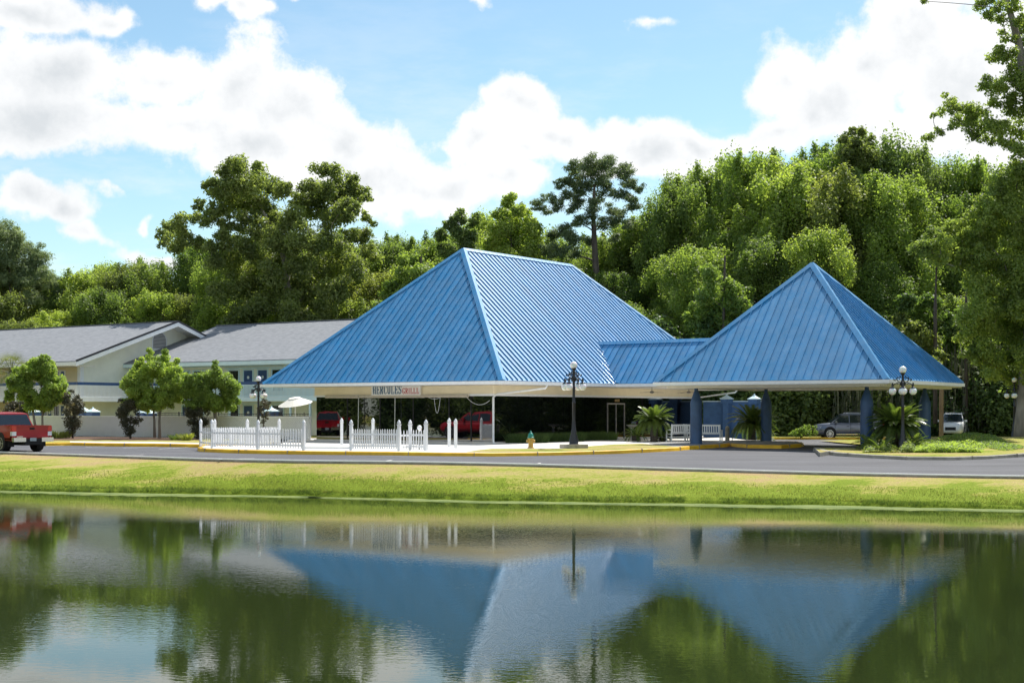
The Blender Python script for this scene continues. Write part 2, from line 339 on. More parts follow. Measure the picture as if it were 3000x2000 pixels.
class MB:
    def __init__(s): s.v = []; s.f = []
    def add(s, vs, fs):
        n = len(s.v); s.v += [tuple(v) for v in vs]; s.f += [tuple(i + n for i in f) for f in fs]; return s
    def box(s, c, d, rz=0.0, taper=1.0):
        x, y, z = [q / 2 for q in d]; vs = []
        for k, (a, b, e) in enumerate([(-1,-1,-1),(1,-1,-1),(1,1,-1),(-1,1,-1),(-1,-1,1),(1,-1,1),(1,1,1),(-1,1,1)]):
            t = taper if e > 0 else 1.0
            px, py = a * x * t, b * y * t
            vs.append((c[0] + px * math.cos(rz) - py * math.sin(rz), c[1] + px * math.sin(rz) + py * math.cos(rz), c[2] + e * z))
        return s.add(vs, [(0,3,2,1),(4,5,6,7),(0,1,5,4),(1,2,6,5),(2,3,7,6),(3,0,4,7)])
    def beam(s, a, b, w, h, up=(0, 0, 1)):
        a = Vector(a); b = Vector(b); d = (b - a).normalized(); up = Vector(up)
        r = d.cross(up)
        if r.length < 1e-4: r = d.cross(Vector((1, 0, 0)))
        r.normalize(); u = r.cross(d)
        vs = []
        for p in (a, b):
            for (i, j) in ((-1,-1),(1,-1),(1,1),(-1,1)): vs.append(p + r * (i * w / 2) + u * (j * h / 2))
        return s.add(vs, [(0,1,2,3),(7,6,5,4),(0,4,5,1),(1,5,6,2),(2,6,7,3),(3,7,4,0)])
    def tube(s, pts, rad, seg=8, cap=True):
        pts = [Vector(p) for p in pts]
        if not hasattr(rad, '__len__'): rad = [rad] * len(pts)
        n0 = len(s.v); prev = None
        for i, p in enumerate(pts):
            d = (pts[min(i + 1, len(pts) - 1)] - pts[max(i - 1, 0)]).normalized()
            if prev is None:
                r = d.cross(Vector((0, 0, 1)))
                if r.length < 1e-3: r = d.cross(Vector((1, 0, 0)))
            else: r = prev - d * prev.dot(d)
            r.normalize(); prev = r; u = d.cross(r)
            for k in range(seg):
                a = 2 * math.pi * k / seg; s.v.append(tuple(p + (r * math.cos(a) + u * math.sin(a)) * rad[i]))
        for i in range(len(pts) - 1):
            for k in range(seg):
                a, b = n0 + i * seg + k, n0 + i * seg + (k + 1) % seg
                s.f.append((a, b, b + seg, a + seg))
        if cap:
            s.f.append(tuple(n0 + k for k in range(seg))[::-1]); s.f.append(tuple(n0 + (len(pts) - 1) * seg + k for k in range(seg)))
        return s
    def lathe(s, prof, c=(0, 0, 0), seg=16, rot=0.0):
        n0 = len(s.v)
        for (r, z) in prof:
            for k in range(seg):
                a = rot + 2 * math.pi * k / seg; s.v.append((c[0] + r * math.cos(a), c[1] + r * math.sin(a), c[2] + z))
        for i in range(len(prof) - 1):
            for k in range(seg):
                a, b = n0 + i * seg + k, n0 + i * seg + (k + 1) % seg
                s.f.append((a, b, b + seg, a + seg))
        s.f.append(tuple(n0 + k for k in range(seg))[::-1]); s.f.append(tuple(n0 + (len(prof) - 1) * seg + k for k in range(seg)))
        return s
    def prism(s, poly, axis, a, b):
        # poly: 2d points; axis 'x','y','z' is the extrusion axis
        def P(p, t): return {'x': (t, p[0], p[1]), 'y': (p[0], t, p[1]), 'z': (p[0], p[1], t)}[axis]
        n = len(poly); vs = [P(p, a) for p in poly] + [P(p, b) for p in poly]
        fs = [tuple(range(n))[::-1], tuple(range(n, 2 * n))] + [(i, (i + 1) % n, (i + 1) % n + n, i + n) for i in range(n)]
        return s.add(vs, fs)
    def quad(s, *p): return s.add(p, [tuple(range(len(p)))])
    def mesh(s, name, m, smooth=False, angle=None):
        me = bpy.data.meshes.new(name); me.from_pydata(s.v, [], s.f); me.update()
        bm = bmesh.new(); bm.from_mesh(me); bmesh.ops.recalc_face_normals(bm, faces=bm.faces); bm.to_mesh(me); bm.free()
        if smooth:
            me.polygons.foreach_set('use_smooth', [True] * len(me.polygons))
            if angle: me.set_sharp_from_angle(angle=R(angle))
        me.materials.append(m); return me
    def build(s, name, m, parent=None, smooth=False, angle=None, **k):
        return link(name, s.mesh(name, m, smooth, angle), parent, **k)

def npmesh(name, V, nper, m, smooth=False):
    """V: (n, nper, 3) independent polygons"""
    n = V.shape[0]; me = bpy.data.meshes.new(name)
    me.vertices.add(n * nper); me.vertices.foreach_set('co', V.reshape(-1).astype(np.float32))
    me.loops.add(n * nper); me.loops.foreach_set('vertex_index', np.arange(n * nper, dtype=np.int32))
    me.polygons.add(n); me.polygons.foreach_set('loop_start', np.arange(0, n * nper, nper, dtype=np.int32))
    me.polygons.foreach_set('loop_total', np.full(n, nper, dtype=np.int32))
    me.update(calc_edges=True); me.materials.append(m); return me

def smooth01(t): t = max(0.0, min(1.0, t)); return t * t * (3 - 2 * t)
def gz(x, y):
    return (-0.30 * smooth01((x + 6) / 22) * smooth01((68 - y) / 14)
            + 0.08 * smooth01((y - 62) / 8) * (1 - smooth01((y - 88) / 8)) * smooth01((x + 14) / 10))
def G(px, py, off=0.0):
    z = off
    for _ in range(12):
        Y = F * (CAMZ - z) / (py - HOR); X = (px - 1500) / F * Y; z = gz(X, Y) + off
    return Vector((X, Y, z))
def AT(px, D, z=0.0): return Vector(((px - 1500) / F * D, D, z))
def PZ(py, D): return CAMZ + (HOR - py) / F * D

# ------------------------------------------------------------------ setting: pond, bank, road, ground
WZ = -1.25
SH = [(-90, 96), (-60, 79), (-40, 68), (-20, 55.5), (-12.9, 53.5), (-9, 52.5), (0, 49.0), (11.2, 46.7), (16.1, 44.8), (25, 41.5), (45, 35), (90, 24)]
RE = [(-90, 124), (-60, 100), (-40, 83), (-24.6, 68.0), (-12.6, 58.3), (-8.5, 56.2), (-4.6, 55.2), (1.3, 54.1), (7.3, 52.6), (10.1, 52.0), (16.2, 50.0), (28, 45.5), (45, 39.5), (90, 28)]
def cub(T, x):
    xs = [t[0] for t in T]; ys = [t[1] for t in T]; return float(np.interp(x, xs, ys))
def smoothed(T, x): return (cub(T, x - 1.5) + cub(T, x) * 2 + cub(T, x + 1.5)) / 4
def build_bank():
    xs = sorted(set([round(-90 + 1.0 * i, 2) for i in range(181)] + [round(-30 + 0.4 * i, 2) for i in range(150)]))
    prof = [(-60, None), (0.0, -3.0), (0.3, -2.0)]
    me = bpy.data.meshes.new('grass_bank'); V = []; Lush = []
    rows = 34
    for x in xs:
        ys, yr = smoothed(SH, x), smoothed(RE, x); e0 = ys + 1.5; g = gz(x, yr)
        wob = 0.25 * math.sin(x * 1.3) + 0.18 * math.sin(x * 3.1 + 1) + 0.1 * math.sin(x * 7.3)
        for r in range(rows):
            if r == 0: y, z = e0 - 4.5, -2.6
            elif r == 1: y, z = e0 - 0.35 + wob * 0.3, WZ - 0.3
            elif r == 2: y, z = e0 - 0.12 + wob * 0.3, WZ + 0.06
            else:
                t = (r - 3) / (rows - 4); y = e0 + wob * 0.3 * (1 - t) + (yr - e0 + 0.02) * t
                z = WZ + 0.14 + (g - 0.07 - WZ - 0.14) * (t * 0.65 + 0.35 * (1 - (1 - t) ** 2)) 
                z += 0.025 * math.sin(x * 2.7 + y * 4) * (1 - t) * min(1, r / 5)
            V.append((x, y, z)); Lush.append(0.37 - 0.47 * max(0, (r - 3) / (rows - 4)) ** 0.8)
    n = len(xs); Fc = [(i * rows + j, (i + 1) * rows + j, (i + 1) * rows + j + 1, i * rows + j + 1) for i in range(n - 1) for j in range(rows - 1)]
    me.from_pydata(V, [], Fc); a = me.attributes.new('lush', 'FLOAT', 'POINT'); a.data.foreach_set('value', Lush)
    me.materials.append(M['lawn']); me.polygons.foreach_set('use_smooth', [True] * len(me.polygons)); me.update()
    tag(link('grass_bank', me), 'sunlit lawn bank sloping from the road down to the pond', kind='structure')
build_bank()

b = MB().quad((-400, -60, WZ), (400, -60, WZ), (400, 125, WZ), (-400, 125, WZ)); tag(b.build('water', M['water']), 'still pond water mirroring the blue roofs', kind='structure')
# pond bed and the near bank the camera stands on
b = MB(); b.quad((-400, -60, -3.0), (400, -60, -3.0), (400, 125, -3.0), (-400, 125, -3.0)); tag(b.build('pond_bed', M['mulch']), kind='structure')
b = MB(); b.quad((-400, -200, 0.25), (400, -200, 0.25), (400, 1.5, 0.25), (-400, 1.5, 0.25)); b.quad((-400, 1.5, 0.25), (400, 1.5, 0.25), (400, 7, -2.2), (-400, 7, -2.2))
tag(b.build('near_bank', M['lawn']), kind='structure')
# ground beyond the road: one sheet to the horizon
def strip_sheet(name, xs, ya, yb, zoff, m, step=1.5):
    V = []; Fc = []; rows = None
    for x in xs:
        y0, y1 = ya(x), yb(x); k = rows or max(2, int((y1 - y0) / step) + 1); rows = k
        for j in range(k):
            y = y0 + (y1 - y0) * (j / (k - 1)) ** 1.3; V.append((x, y, gz(x, y) + zoff))
    for i in range(len(xs) - 1):
        for j in range(rows - 1): Fc.append((i * rows + j, (i + 1) * rows + j, (i + 1) * rows + j + 1, i * rows + j + 1))
    me = bpy.data.meshes.new(name); me.from_pydata(V, [], Fc); me.materials.append(m); me.update(); return link(name, me)
o = strip_sheet('ground', [-2500, -400, -90] + list(range(-85, 90, 5)) + [90, 400, 2500], lambda x: smoothed(RE, max(-90, min(90, x))) + 0.02, lambda x: 3500.0, -0.06, M['floor'], 40)
tag(o, kind='structure')
o = strip_sheet('road', [-90 + i for i in range(181)], lambda x: smoothed(RE, x), lambda x: max(104.0, smoothed(RE, x) + 8), 0.0, M['asphalt'], 1.5)
tag(o, 'dark asphalt road and parking area between the pond and the buildings', kind='structure')
# painted lines
def ribbon(name, pts, w, off, m, n=None, flat=False):
    b = MB(); P = [Vector((p[0], p[1], 0)) for p in pts]; ring = []
    for i, p in enumerate(P):
        d = (P[min(i + 1, len(P) - 1)] - P[max(i - 1, 0)]); d.normalize(); q = Vector((-d.y, d.x, 0)) * (w / 2)
        for s in (-1, 1):
            a = p + q * s; ring.append((a.x, a.y, gz(a.x, a.y) + off))
    for i in range(len(P) - 1): b.f.append((2 * i, 2 * i + 2, 2 * i + 3, 2 * i + 1))
    b.v = ring; return b.build(name, m)
for nm_, m_, za, zb, yo in (('road_edging', 'bright_white', 0.0, 0.045, 0.07), ('road_edging_base', 'old_concrete', -0.20, -0.002, 0.065)):
    b = MB()
    for i in range(-120, 120):
        x0, x1 = i / 2, i / 2 + 0.5; y0, y1 = smoothed(RE, x0) + yo, smoothed(RE, x1) + yo; g0, g1 = gz(x0, y0), gz(x1, y1)
        b.add([(x0, y0 - .06, g0 + za), (x1, y1 - .06, g1 + za), (x1, y1 + .06, g1 + za), (x0, y0 + .06, g0 + za), (x0, y0 - .06, g0 + zb), (x1, y1 - .06, g1 + zb), (x1, y1 + .06, g1 + zb), (x0, y0 + .06, g0 + zb)], [(4,5,6,7),(0,1,5,4),(3,7,6,2)])
    tag(b.build(nm_, M[m_]), kind='structure')
b = MB()
def segs(p, q, w, off=0.006, n=6):
    p = Vector(p); q = Vector(q); d = (q - p); d.z = 0; d.normalize(); s = Vector((-d.y, d.x, 0)) * w / 2; pr = None
    for i in range(n + 1):
        c = p.lerp(q, i / n); a, e = c - s, c + s
        cur = (len(b.v), len(b.v) + 1); b.v += [(a.x, a.y, gz(a.x, a.y) + off), (e.x, e.y, gz(e.x, e.y) + off)]
        if pr: b.f.append((pr[0], cur[0], cur[1], pr[1]))
        pr = cur
for (x0, y0, x1, y1) in [(1120,1351.5,1148,1347.5),(1577,1357,1600,1353),(2076,1363,2095,1358.5),(640,1346,745,1342),(55,1321,125,1319),(350,1335,422,1331.5),
                         (130,1307,200,1304.5),(250,1309.5,330,1306),(360,1312,480,1307.5),(465,1315,577,1308.5)]:
    segs(G(x0, y0), G(x1, y1), 0.12)
tag(b.build('parking_lines', M['line']), 'white parking bay lines painted on the asphalt', kind='structure')
b = MB()
for pl in [[(1073,1339),(1110,1337.5),(1150,1334),(1176,1331)],[(1130,1338.8),(1172,1339)],[(300,1331),(420,1333.5),(520,1332),(640,1337)],[(1420,1345),(1520,1342.5),(1610,1343)],[(2240,1352),(2360,1350),(2480,1353.5),(2600,1352)],[(1800,1343),(1900,1346),(2010,1345)],[(2700,1358),(2840,1362),(2980,1361)]]:
    for i in range(len(pl) - 1): segs(G(*pl[i]), G(*pl[i + 1]), 0.07, 0.004, 3)
tag(b.build('tar_seams', M['rubber']), 'dark tar seams and cracks in the asphalt', kind='structure')
b = MB()
segs(G(2290, 1303.5), G(2520, 1305), 0.55, n=10)  # broad pale band across the asphalt, wider than the painted lines
for (x0, y0, x1, y1) in [(2310,1289.5,2530,1292),(2330,1293,2490,1295),(2345,1296,2442,1297.5)]: segs(G(x0, y0), G(x1, y1), 0.10)
tag(b.build('pale_band_lines', M['line']), 'broad pale band and painted white lines on the asphalt beyond the canopy', kind='structure')

def offset_in(P, w):
    n = len(P); out = []
    area = sum(P[i].x * P[(i + 1) % n].y - P[(i + 1) % n].x * P[i].y for i in range(n)); sg = 1 if area > 0 else -1
    for i in range(n):
        a, c, e = P[i - 1], P[i], P[(i + 1) % n]
        d1 = (c - a).to_2d().normalized(); d2 = (e - c).to_2d().normalized()
        n1 = Vector((-d1.y, d1.x)) * sg; n2 = Vector((-d2.y, d2.x)) * sg; m = (n1 + n2)
        m = m.normalized() * (w / max(0.5, m.normalized().dot(n1))) if m.length > 1e-4 else n1 * w
        out.append(Vector((c.x + m.x, c.y + m.y, 0)))
    return out
def densify(P, step=1.2, upto=None):
    out = []
    for i in range(len(P)):
        a, c = P[i], P[(i + 1) % len(P)]; k = max(1, min(40, int((c - a).length / step)))
        for j in range(k): out.append(a.lerp(c, j / k))
    return out
def island(name, P, top, h, ground_name, curb_mats, cw=0.24, label=None):
    """P: outline; curb_mats: list of (name, material, i0, i1, label) kerb runs in outline index"""
    P = [Vector((p[0], p[1], 0)) for p in P]
    I = offset_in(P, cw)
    n = len(P)
    b = MB(); b.v = [(p.x, p.y, gz(p.x, p.y) + h - 0.004) for p in I]; b.f = [tuple(range(n))]
    me = bpy.data.meshes.new(ground_name); me.from_pydata(b.v, [], b.f)
    bm = bmesh.new(); bm.from_mesh(me); bmesh.ops.triangulate(bm, faces=bm.faces)
    bmesh.ops.recalc_face_normals(bm, faces=bm.faces)
    if sum(f.normal.z for f in bm.faces) < 0: bmesh.ops.reverse_faces(bm, faces=bm.faces)
    bm.to_mesh(me); bm.free(); me.materials.append(top); o = link(ground_name, me); tag(o, label, kind='structure')
    for (nm, m, i0, i1, lb) in curb_mats:
        b = MB(); seq = list(range(i0, i1 + 1)) if i1 >= i0 else list(range(i0, n)) + list(range(0, i1 + 1))
        for k in seq:
            k %= n; p, q = P[k], I[k]
            rn = (q - p) * 0.15
            b.v += [(p.x, p.y, gz(p.x, p.y) - 0.05), (p.x + rn.x, p.y + rn.y, gz(p.x, p.y) + h * 0.85), (p.x + rn.x * 2, p.y + rn.y * 2, gz(p.x, p.y) + h), (q.x, q.y, gz(p.x, p.y) + h), (q.x, q.y, gz(p.x, p.y) - 0.05)]
        for k in range(len(seq) - 1):
            for j in range(4): b.f.append((k * 5 + j, k * 5 + 5 + j, k * 5 + 6 + j, k * 5 + 1 + j))
        b.f.append((0, 1, 2, 3, 4)); e = (len(seq) - 1) * 5; b.f.append((e + 4, e + 3, e + 2, e + 1, e))
        tag(b.build(nm, m, smooth=True, angle=40), lb, kind='structure')
        jb = MB(); acc_ = 0.0
        for k in range(len(seq) - 1):
            p, q = P[seq[k] % n], P[seq[k + 1] % n]; ip, iq = I[seq[k] % n], I[seq[k + 1] % n]; L_ = (q - p).length; t_ = 3.0 - acc_
            while t_ < L_:
                f_ = t_ / L_; a = p.lerp(q, f_); c = ip.lerp(iq, f_); zz = gz(a.x, a.y) + h; o_ = (a - c).normalized() * 0.012
                jb.beam((a.x + o_.x, a.y + o_.y, zz - h / 2 + 0.004), (a.x - (a.x - c.x) * 0.3, a.y - (a.y - c.y) * 0.3, zz - h / 2 + 0.012), 0.022, h); jb.beam((a.x, a.y, zz + 0.0), (c.x, c.y, zz + 0.0), 0.022, 0.012); t_ += 3.0
            acc_ = (acc_ + L_) % 3.0
        if jb.v: tag(jb.build('kerb_joints', M['old_concrete']), kind='structure')
    return o
CH = 0.17
front = [(577,1309),(583,1312),(600,1313.5),(700,1317),(800,1319),(950,1321),(1150,1323),(1300,1325),(1450,1326),(1600,1324),(1700,1321.5),(1800,1318),(1900,1313.5),(1990,1309.5),(2003,1307.5),(2128,1299.5),(2136,1297.5)]
isl2 = [(2190,1302),(2290,1303),(2345,1300),(2356,1296.5),(2340,1292),(2200,1288.5)]
PF = [G(x, y, CH) for x, y in front] + [G(x, y, CH) for x, y in isl2]
back = [Vector((14.6, 93.0, 0)), Vector((15.5, 108, 0)), Vector((-1, 112, 0)), Vector((-14.5, 92.2, 0))]
lf = [G(800, 1303.5, CH), G(592, 1304, CH)]
P1 = [Vector((p.x, p.y, 0)) for p in PF + back + lf]
island('patio', P1, M['concrete'], CH, 'sidewalk', [('yellow_kerb', M['yellow'], 0, 22, 'long yellow painted kerb in front of the picket fence'), ('yellow_kerb', M['yellow'], len(P1) - 2, 0, 'yellow kerb end beside the picket fence')], label='pale concrete pavement around the blue roofed restaurant')
# planting bed in front of the motel
bed = [G(x, y, CH) for x, y in [(112,1297),(160,1296.5),(212,1296),(300,1298),(450,1299),(520,1300),(583,1301.5),(690,1302.5),(798,1303.0)]]
P2 = [Vector((p.x, p.y, 0)) for p in bed] + [Vector((-14.6, 92.3, 0)), Vector((-2, 118, 0)), Vector((-60, 140, 0)), Vector((-44, 98, 0)), G(98, 1290, CH)]
P2[-1].z = 0
island('bed', P2, M['lawn'], CH + 0.006, 'lawn_bed', [('yellow_kerb', M['yellow'], 0, 8, 'yellow kerb edging the planting bed before the motel'), ('yellow_kerb', M['yellow'], len(P2) - 1, 0, 'yellow kerb corner behind the red pickup')], label='grass strip between the yellow kerb and the white lattice wall')
# sidewalk strip and mulch on that bed
def flat(name, pts, off, m, label=None, kind='structure'):
    b = MB(); b.v = [(p.x, p.y, gz(p.x, p.y) + off) for p in pts]; b.f = [tuple(range(len(pts)))]
    me = bpy.data.meshes.new(name); me.from_pydata(b.v, [], b.f); bm = bmesh.new(); bm.from_mesh(me)
    bmesh.ops.triangulate(bm, faces=bm.faces)
    if sum(f.normal.z for f in bm.faces) < 0: bmesh.ops.reverse_faces(bm, faces=bm.faces)
    bm.to_mesh(me); bm.free(); me.materials.append(m)
    return tag(link(name, me), label, kind=kind)
flat('footpath', [G(x, y, CH) for x, y in [(205,1295.5),(300,1297.4),(450,1298.4),(583,1300.6),(583,1297.5),(450,1294.5),(300,1293.5),(205,1292.5)]], CH + 0.012, M['concrete'], 'narrow concrete path along the motel planting bed')
def wavy(x0, x1, yt, yb, n=22, a=1.0, seed=1):
    r = random.Random(seed); T = [(x0 + (x1 - x0) * i / n, yb + r.uniform(-a, a)) for i in range(n + 1)]
    U = [(x1 - (x1 - x0) * i / n, yt) for i in range(n + 1)]; return T + U
flat('mulch_bed', [G(x, y, CH) for x, y in wavy(135, 590, 1277, 1289.5, seed=3)], CH + 0.013, M['mulch'], 'brown bark mulch under the motel shrubs')
# grass strip of the front island
flat('lawn_strip', [G(x, y, CH) for x, y in [(1365,1323.5),(1450,1324.5),(1600,1322.5),(1700,1320),(1800,1316.5),(1900,1312.2),(1985,1308.5),(1930,1303.5),(1880,1299),(1800,1301),(1720,1307),(1650,1313.5),(1560,1313.5),(1440,1314),(1400,1318)]],
     CH + 0.006, M['lawn'], 'small lawn strip between the pavement and the yellow kerb')
flat('gravel_strip', [G(x, y, CH) for x, y in [(1935,1303.8),(1985,1308.3),(2003,1306),(2124,1298.6),(2100,1294),(2060,1291),(1960,1293),(1900,1297.5)]], CH + 0.007, M['gravel'], 'pale gravel around the first canopy column')
flat('gravel_bed', [G(x, y, CH) for x, y in [(2110,1295.5),(2137,1296.8),(2190,1301),(2288,1302),(2342,1299),(2350,1296.5),(2335,1292.5),(2200,1289),(2130,1289)]], CH + 0.008, M['gravel'], 'pale gravel bed under the cycad behind the canopy')
# right-hand island
ri = [(2381,1326),(2392,1329.5),(2410,1332.5),(2450,1335.5),(2550,1339),(2660,1342),(2800,1342.5),(2900,1341),(3000,1338.5),(3120,1336),(3300,1334)]
PR = [G(x, y, CH) for x, y in ri] + [Vector((44, 66, 0)), Vector((44, 92, 0)), Vector((31, 92, 0)), Vector((25.0, 80, 0)), Vector((20.0, 73.5, 0))] + [G(x, y, CH) for x, y in [(2520,1311),(2450,1313.5),(2405,1317.5),(2385,1321.5)]]
PR = [Vector((p.x, p.y, 0)) for p in PR]
island('mound', PR, M['lawn'], CH, 'lawn_island', [('concrete_kerb', M['old_concrete'], len(PR) - 5, 10, 'weathered concrete kerb curving round the cycad island')], label='dry lawn island with the largest cycad and a street lamp')
# mound
def mh(x, y): return 0.34 * math.exp(-(((x - 25.2) / 3.0) ** 2 + ((y - 78) / 4.5) ** 2)) + 0.28 * math.exp(-(((x - 33) / 6) ** 2 + ((y - 82) / 5) ** 2)) + 0.12 * math.exp(-(((x - 21.5) / 2) ** 2 + ((y - 72) / 2) ** 2))
def mound():
    V = []; Fc = []; nx, ny = 50, 34
    for i in range(nx):
        for j in range(ny):
            x = 19.0 + 25 * i / (nx - 1); y = 66.0 + 22 * j / (ny - 1)
            h = mh(x, y)
            h += 0.02 * math.sin(x * 3 + y * 2)
            edge = min(1, i / 4, (nx - 1 - i) / 4, j / 4, (ny - 1 - j) / 4)
            V.append((x, y, gz(x, y) + CH - 0.05 + (h + 0.05) * edge - 0.05 * (1 - edge)))
    for i in range(nx - 1):
        for j in range(ny - 1): Fc.append((i * ny + j, (i + 1) * ny + j, (i + 1) * ny + j + 1, i * ny + j + 1))
    me = bpy.data.meshes.new('earth_mound'); me.from_pydata(V, [], Fc); me.materials.append(M['lawn']); me.polygons.foreach_set('use_smooth', [True] * len(me.polygons))
    tag(link('earth_mound', me), 'low grassy earth mound behind the cycad island', kind='structure')
mound()
# woodland edge lawn and far kerb
flat('lawn_far', [Vector((15.5, 97.5, 0)), Vector((21.0, 98.6, 0)), Vector((26, 99.2, 0)), Vector((34, 100, 0)), Vector((60, 96, 0)), Vector((60, 112, 0)), Vector((15.5, 112, 0))], 0.12, M['lawn'], 'grass verge along the wood behind the car park')
fk = [G(2195, 1283.5, .12), G(2300, 1283, .12), G(2400, 1283, .12), G(2520, 1284.5, .12), G(2600, 1285, .12)]
b = MB()
for i in range(4): b.beam(fk[i] + Vector((0, 0, -0.06)), fk[i + 1] + Vector((0, 0, -0.06)), 0.18, 0.22)
tag(b.build('yellow_kerb', M['yellow']), 'yellow kerb behind the grey SUV', kind='structure')
# duckweed mat along the shore
b = MB(); xs = [-90 + 0.5 * i for i in range(361)]
for i, x in enumerate(xs):
    y = smoothed(SH, x); w1 = 0.75 + 0.45 * math.sin(x * 0.37 + 1) * math.sin(x * 0.13) + 0.10 * math.sin(x * 2.3) + 0.08 * math.sin(x * 5.7) + 0.06 * rnd.uniform(-1, 1)
    for q, (dy, dz) in enumerate([(w1, -0.02), (0.10 + w1, 0.02), (1.3, 0.035), (1.8, 0.045)]): b.v.append((x, y + dy, WZ + dz + (0.008 * rnd.uniform(-1, 1))))
for i in range(len(xs) - 1):
    for q in range(3): b.f.append((i * 4 + q, i * 4 + 4 + q, i * 4 + 5 + q, i * 4 + 1 + q))
tag(b.build('duckweed', M['duckweed'], smooth=True), 'pale green weed mat floating along the far shore', 'water weed', kind='stuff')

# grass blades
def blades(name, P, hts, m, w=0.03, lean=0.5, label=None, cat='grass'):
    n = len(P); a = rng.uniform(0, 2 * np.pi, n); dx = np.cos(a); dy = np.sin(a)
    la = rng.uniform(0, 2 * np.pi, n); ll = rng.uniform(0, lean, n) * hts
    V = np.zeros((n, 3, 3)); V[:, 0] = P; V[:, 1] = P; V[:, 2] = P
    V[:, 0, 0] -= dx * w; V[:, 0, 1] -= dy * w; V[:, 1, 0] += dx * w; V[:, 1, 1] += dy * w
    V[:, 2, 0] += np.cos(la) * ll; V[:, 2, 1] += np.sin(la) * ll; V[:, 2, 2] += hts
    V[:, :2, 2] -= 0.02
    o = link(name, npmesh(name, V, 3, m)); tag(o, label, cat, kind='stuff'); return o
def bank_pts(n, t0, t1, x0=-30, x1=24, power=1.0):
    X = rng.uniform(x0, x1, n); out = np.zeros((n, 3))
    gx = np.linspace(x0 - 3, x1 + 3, 400); ysl = np.array([smoothed(SH, x) + 1.5 for x in gx]); yrl = np.array([smoothed(RE, x) for x in gx]); gg = np.array([gz(x, y) for x, y in zip(gx, yrl)])
    t = t0 + (t1 - t0) * rng.uniform(0, 1, n) ** power
    e0 = np.interp(X, gx, ysl); yr = np.interp(X, gx, yrl); g = np.interp(X, gx, gg)
    wob = 0.25 * np.sin(X * 1.3) + 0.18 * np.sin(X * 3.1 + 1) + 0.1 * np.sin(X * 7.3)
    out[:, 0] = X; out[:, 1] = e0 + wob * 0.3 * (1 - t) + (yr - e0) * t
    out[:, 2] = WZ + 0.14 + (g - 0.03 - WZ - 0.14) * (t * 0.65 + 0.35 * (1 - (1 - t) ** 2))
    return out
P = bank_pts(60000, -0.02, 0.07, power=1.2)
cl = 0.55 + 0.45 * np.sin(P[:, 0] * 2.1 + np.sin(P[:, 0] * 5.3) * 1.5) * np.sin(P[:, 0] * 0.7)
hts = (0.05 + 0.13 * rng.uniform(0, 1, len(P)) ** 1.5) * np.clip(cl + 0.45, 0.4, 1.0); P[:, 2] -= 0.06
blades('shore_grass', P, hts, M['grass_dark'], 0.016, 0.7, 'taller dark green grass fringe along the water')
P = bank_pts(26000, 0.03, 0.5, power=2.0); hts = 0.02 + 0.05 * rng.uniform(0, 1, len(P)) * (1.25 - (P[:, 2] - WZ) / 1.25)
blades('bank_grass', P, hts, M['grass_blade'], 0.012, 0.9, 'short sunlit grass blades covering the bank')

# ------------------------------------------------------------------ roof faces
def roof_face(parent, O, ex, up, L, hl, hr, H, sp, th=0.025, rib=(0.024, 0.075), lo=None, s0=0.0, m='roof_blue', name='roof_panel'):
    """O: origin at eave start; ex: unit along eave; up: unit up the slope; left/right edges lean in by hl, hr over height H"""
    O, ex, up = Vector(O), Vector(ex).normalized(), Vector(up).normalized(); nrm = ex.cross(up).normalized()
    if nrm.z < 0: nrm = -nrm
    def hm(s):
        v = H
        if hl > 1e-6: v = min(v, s * H / hl)
        if hr > 1e-6: v = min(v, (L - s) * H / hr)
        return max(0.0, v)
    n = max(1, round((L - s0) / sp)); bw = (L - s0) / n
    brk = [hl, L - hr]
    for k in range(n):
        a, c = s0 + k * bw, s0 + (k + 1) * bw
        la = lo(a) if lo else 0.0; lc = lo(c) if lo else 0.0
        tops = [(c, hm(c))] + [(q, hm(q)) for q in sorted(brk, reverse=True) if a + 1e-4 < q < c - 1e-4] + [(a, hm(a))]
        poly = [(a, la), (c, lc)] + tops
        P = [];
        for q in poly:
            if not P or (abs(q[0] - P[-1][0]) + abs(q[1] - P[-1][1])) > 1e-4: P.append(q)
        if abs(P[0][0] - P[-1][0]) + abs(P[0][1] - P[-1][1]) < 1e-4: P.pop()
        if len(P) < 3: continue
        b = MB(); W3 = [O + ex * x + up * y for x, y in P]; m_ = len(P)
        b.add([w for w in W3] + [w + nrm * th for w in W3], [tuple(range(m_))[::-1], tuple(range(m_, 2 * m_))] + [(i, (i + 1) % m_, (i + 1) % m_ + m_, i + m_) for i in range(m_)])
        if hm(a) - la > 0.1:
            p0 = O + ex * (a + rib[0] / 2) + up * (la - 0.0) + nrm * (th + rib[1] / 2 - 0.002); p1 = O + ex * (a + rib[0] / 2) + up * hm(a) + nrm * (th + rib[1] / 2 - 0.002)
            b.beam(p0, p1, rib[0], rib[1], up=nrm)
        b.build(name, M[m], parent)

def cap(parent, a, c, n1, n2, w=0.2, t=0.03, name='hip_cap', m='roof_blue'):
    """bent flashing over a ridge or hip between two slopes with normals n1, n2"""
    a, c = Vector(a), Vector(c); d = (c - a).normalized(); b = MB()
    mid = (Vector(n1) + Vector(n2)).normalized()
    def wing(n, sgn):
        s = d.cross(Vector(n)).normalized() * sgn
        if s.z > 0: s = -s
        return s
    w1 = wing(n1, 1); w2 = wing(n2, 1)
    k = 0.085
    vs = []
    for p in (a, c): vs += [p + mid * (k + 0.03), p + w1 * w + Vector(n1) * k, p + w2 * w + Vector(n2) * k, p + w1 * w + Vector(n1) * 0.01, p + w2 * w + Vector(n2) * 0.01]
    b.add(vs, [(0, 5, 6, 1), (0, 2, 7, 5), (1, 6, 8, 3), (2, 4, 9, 7), (0, 1, 3, 4, 2), (5, 7, 9, 8, 6)])
    b.build(name, M[m], parent)

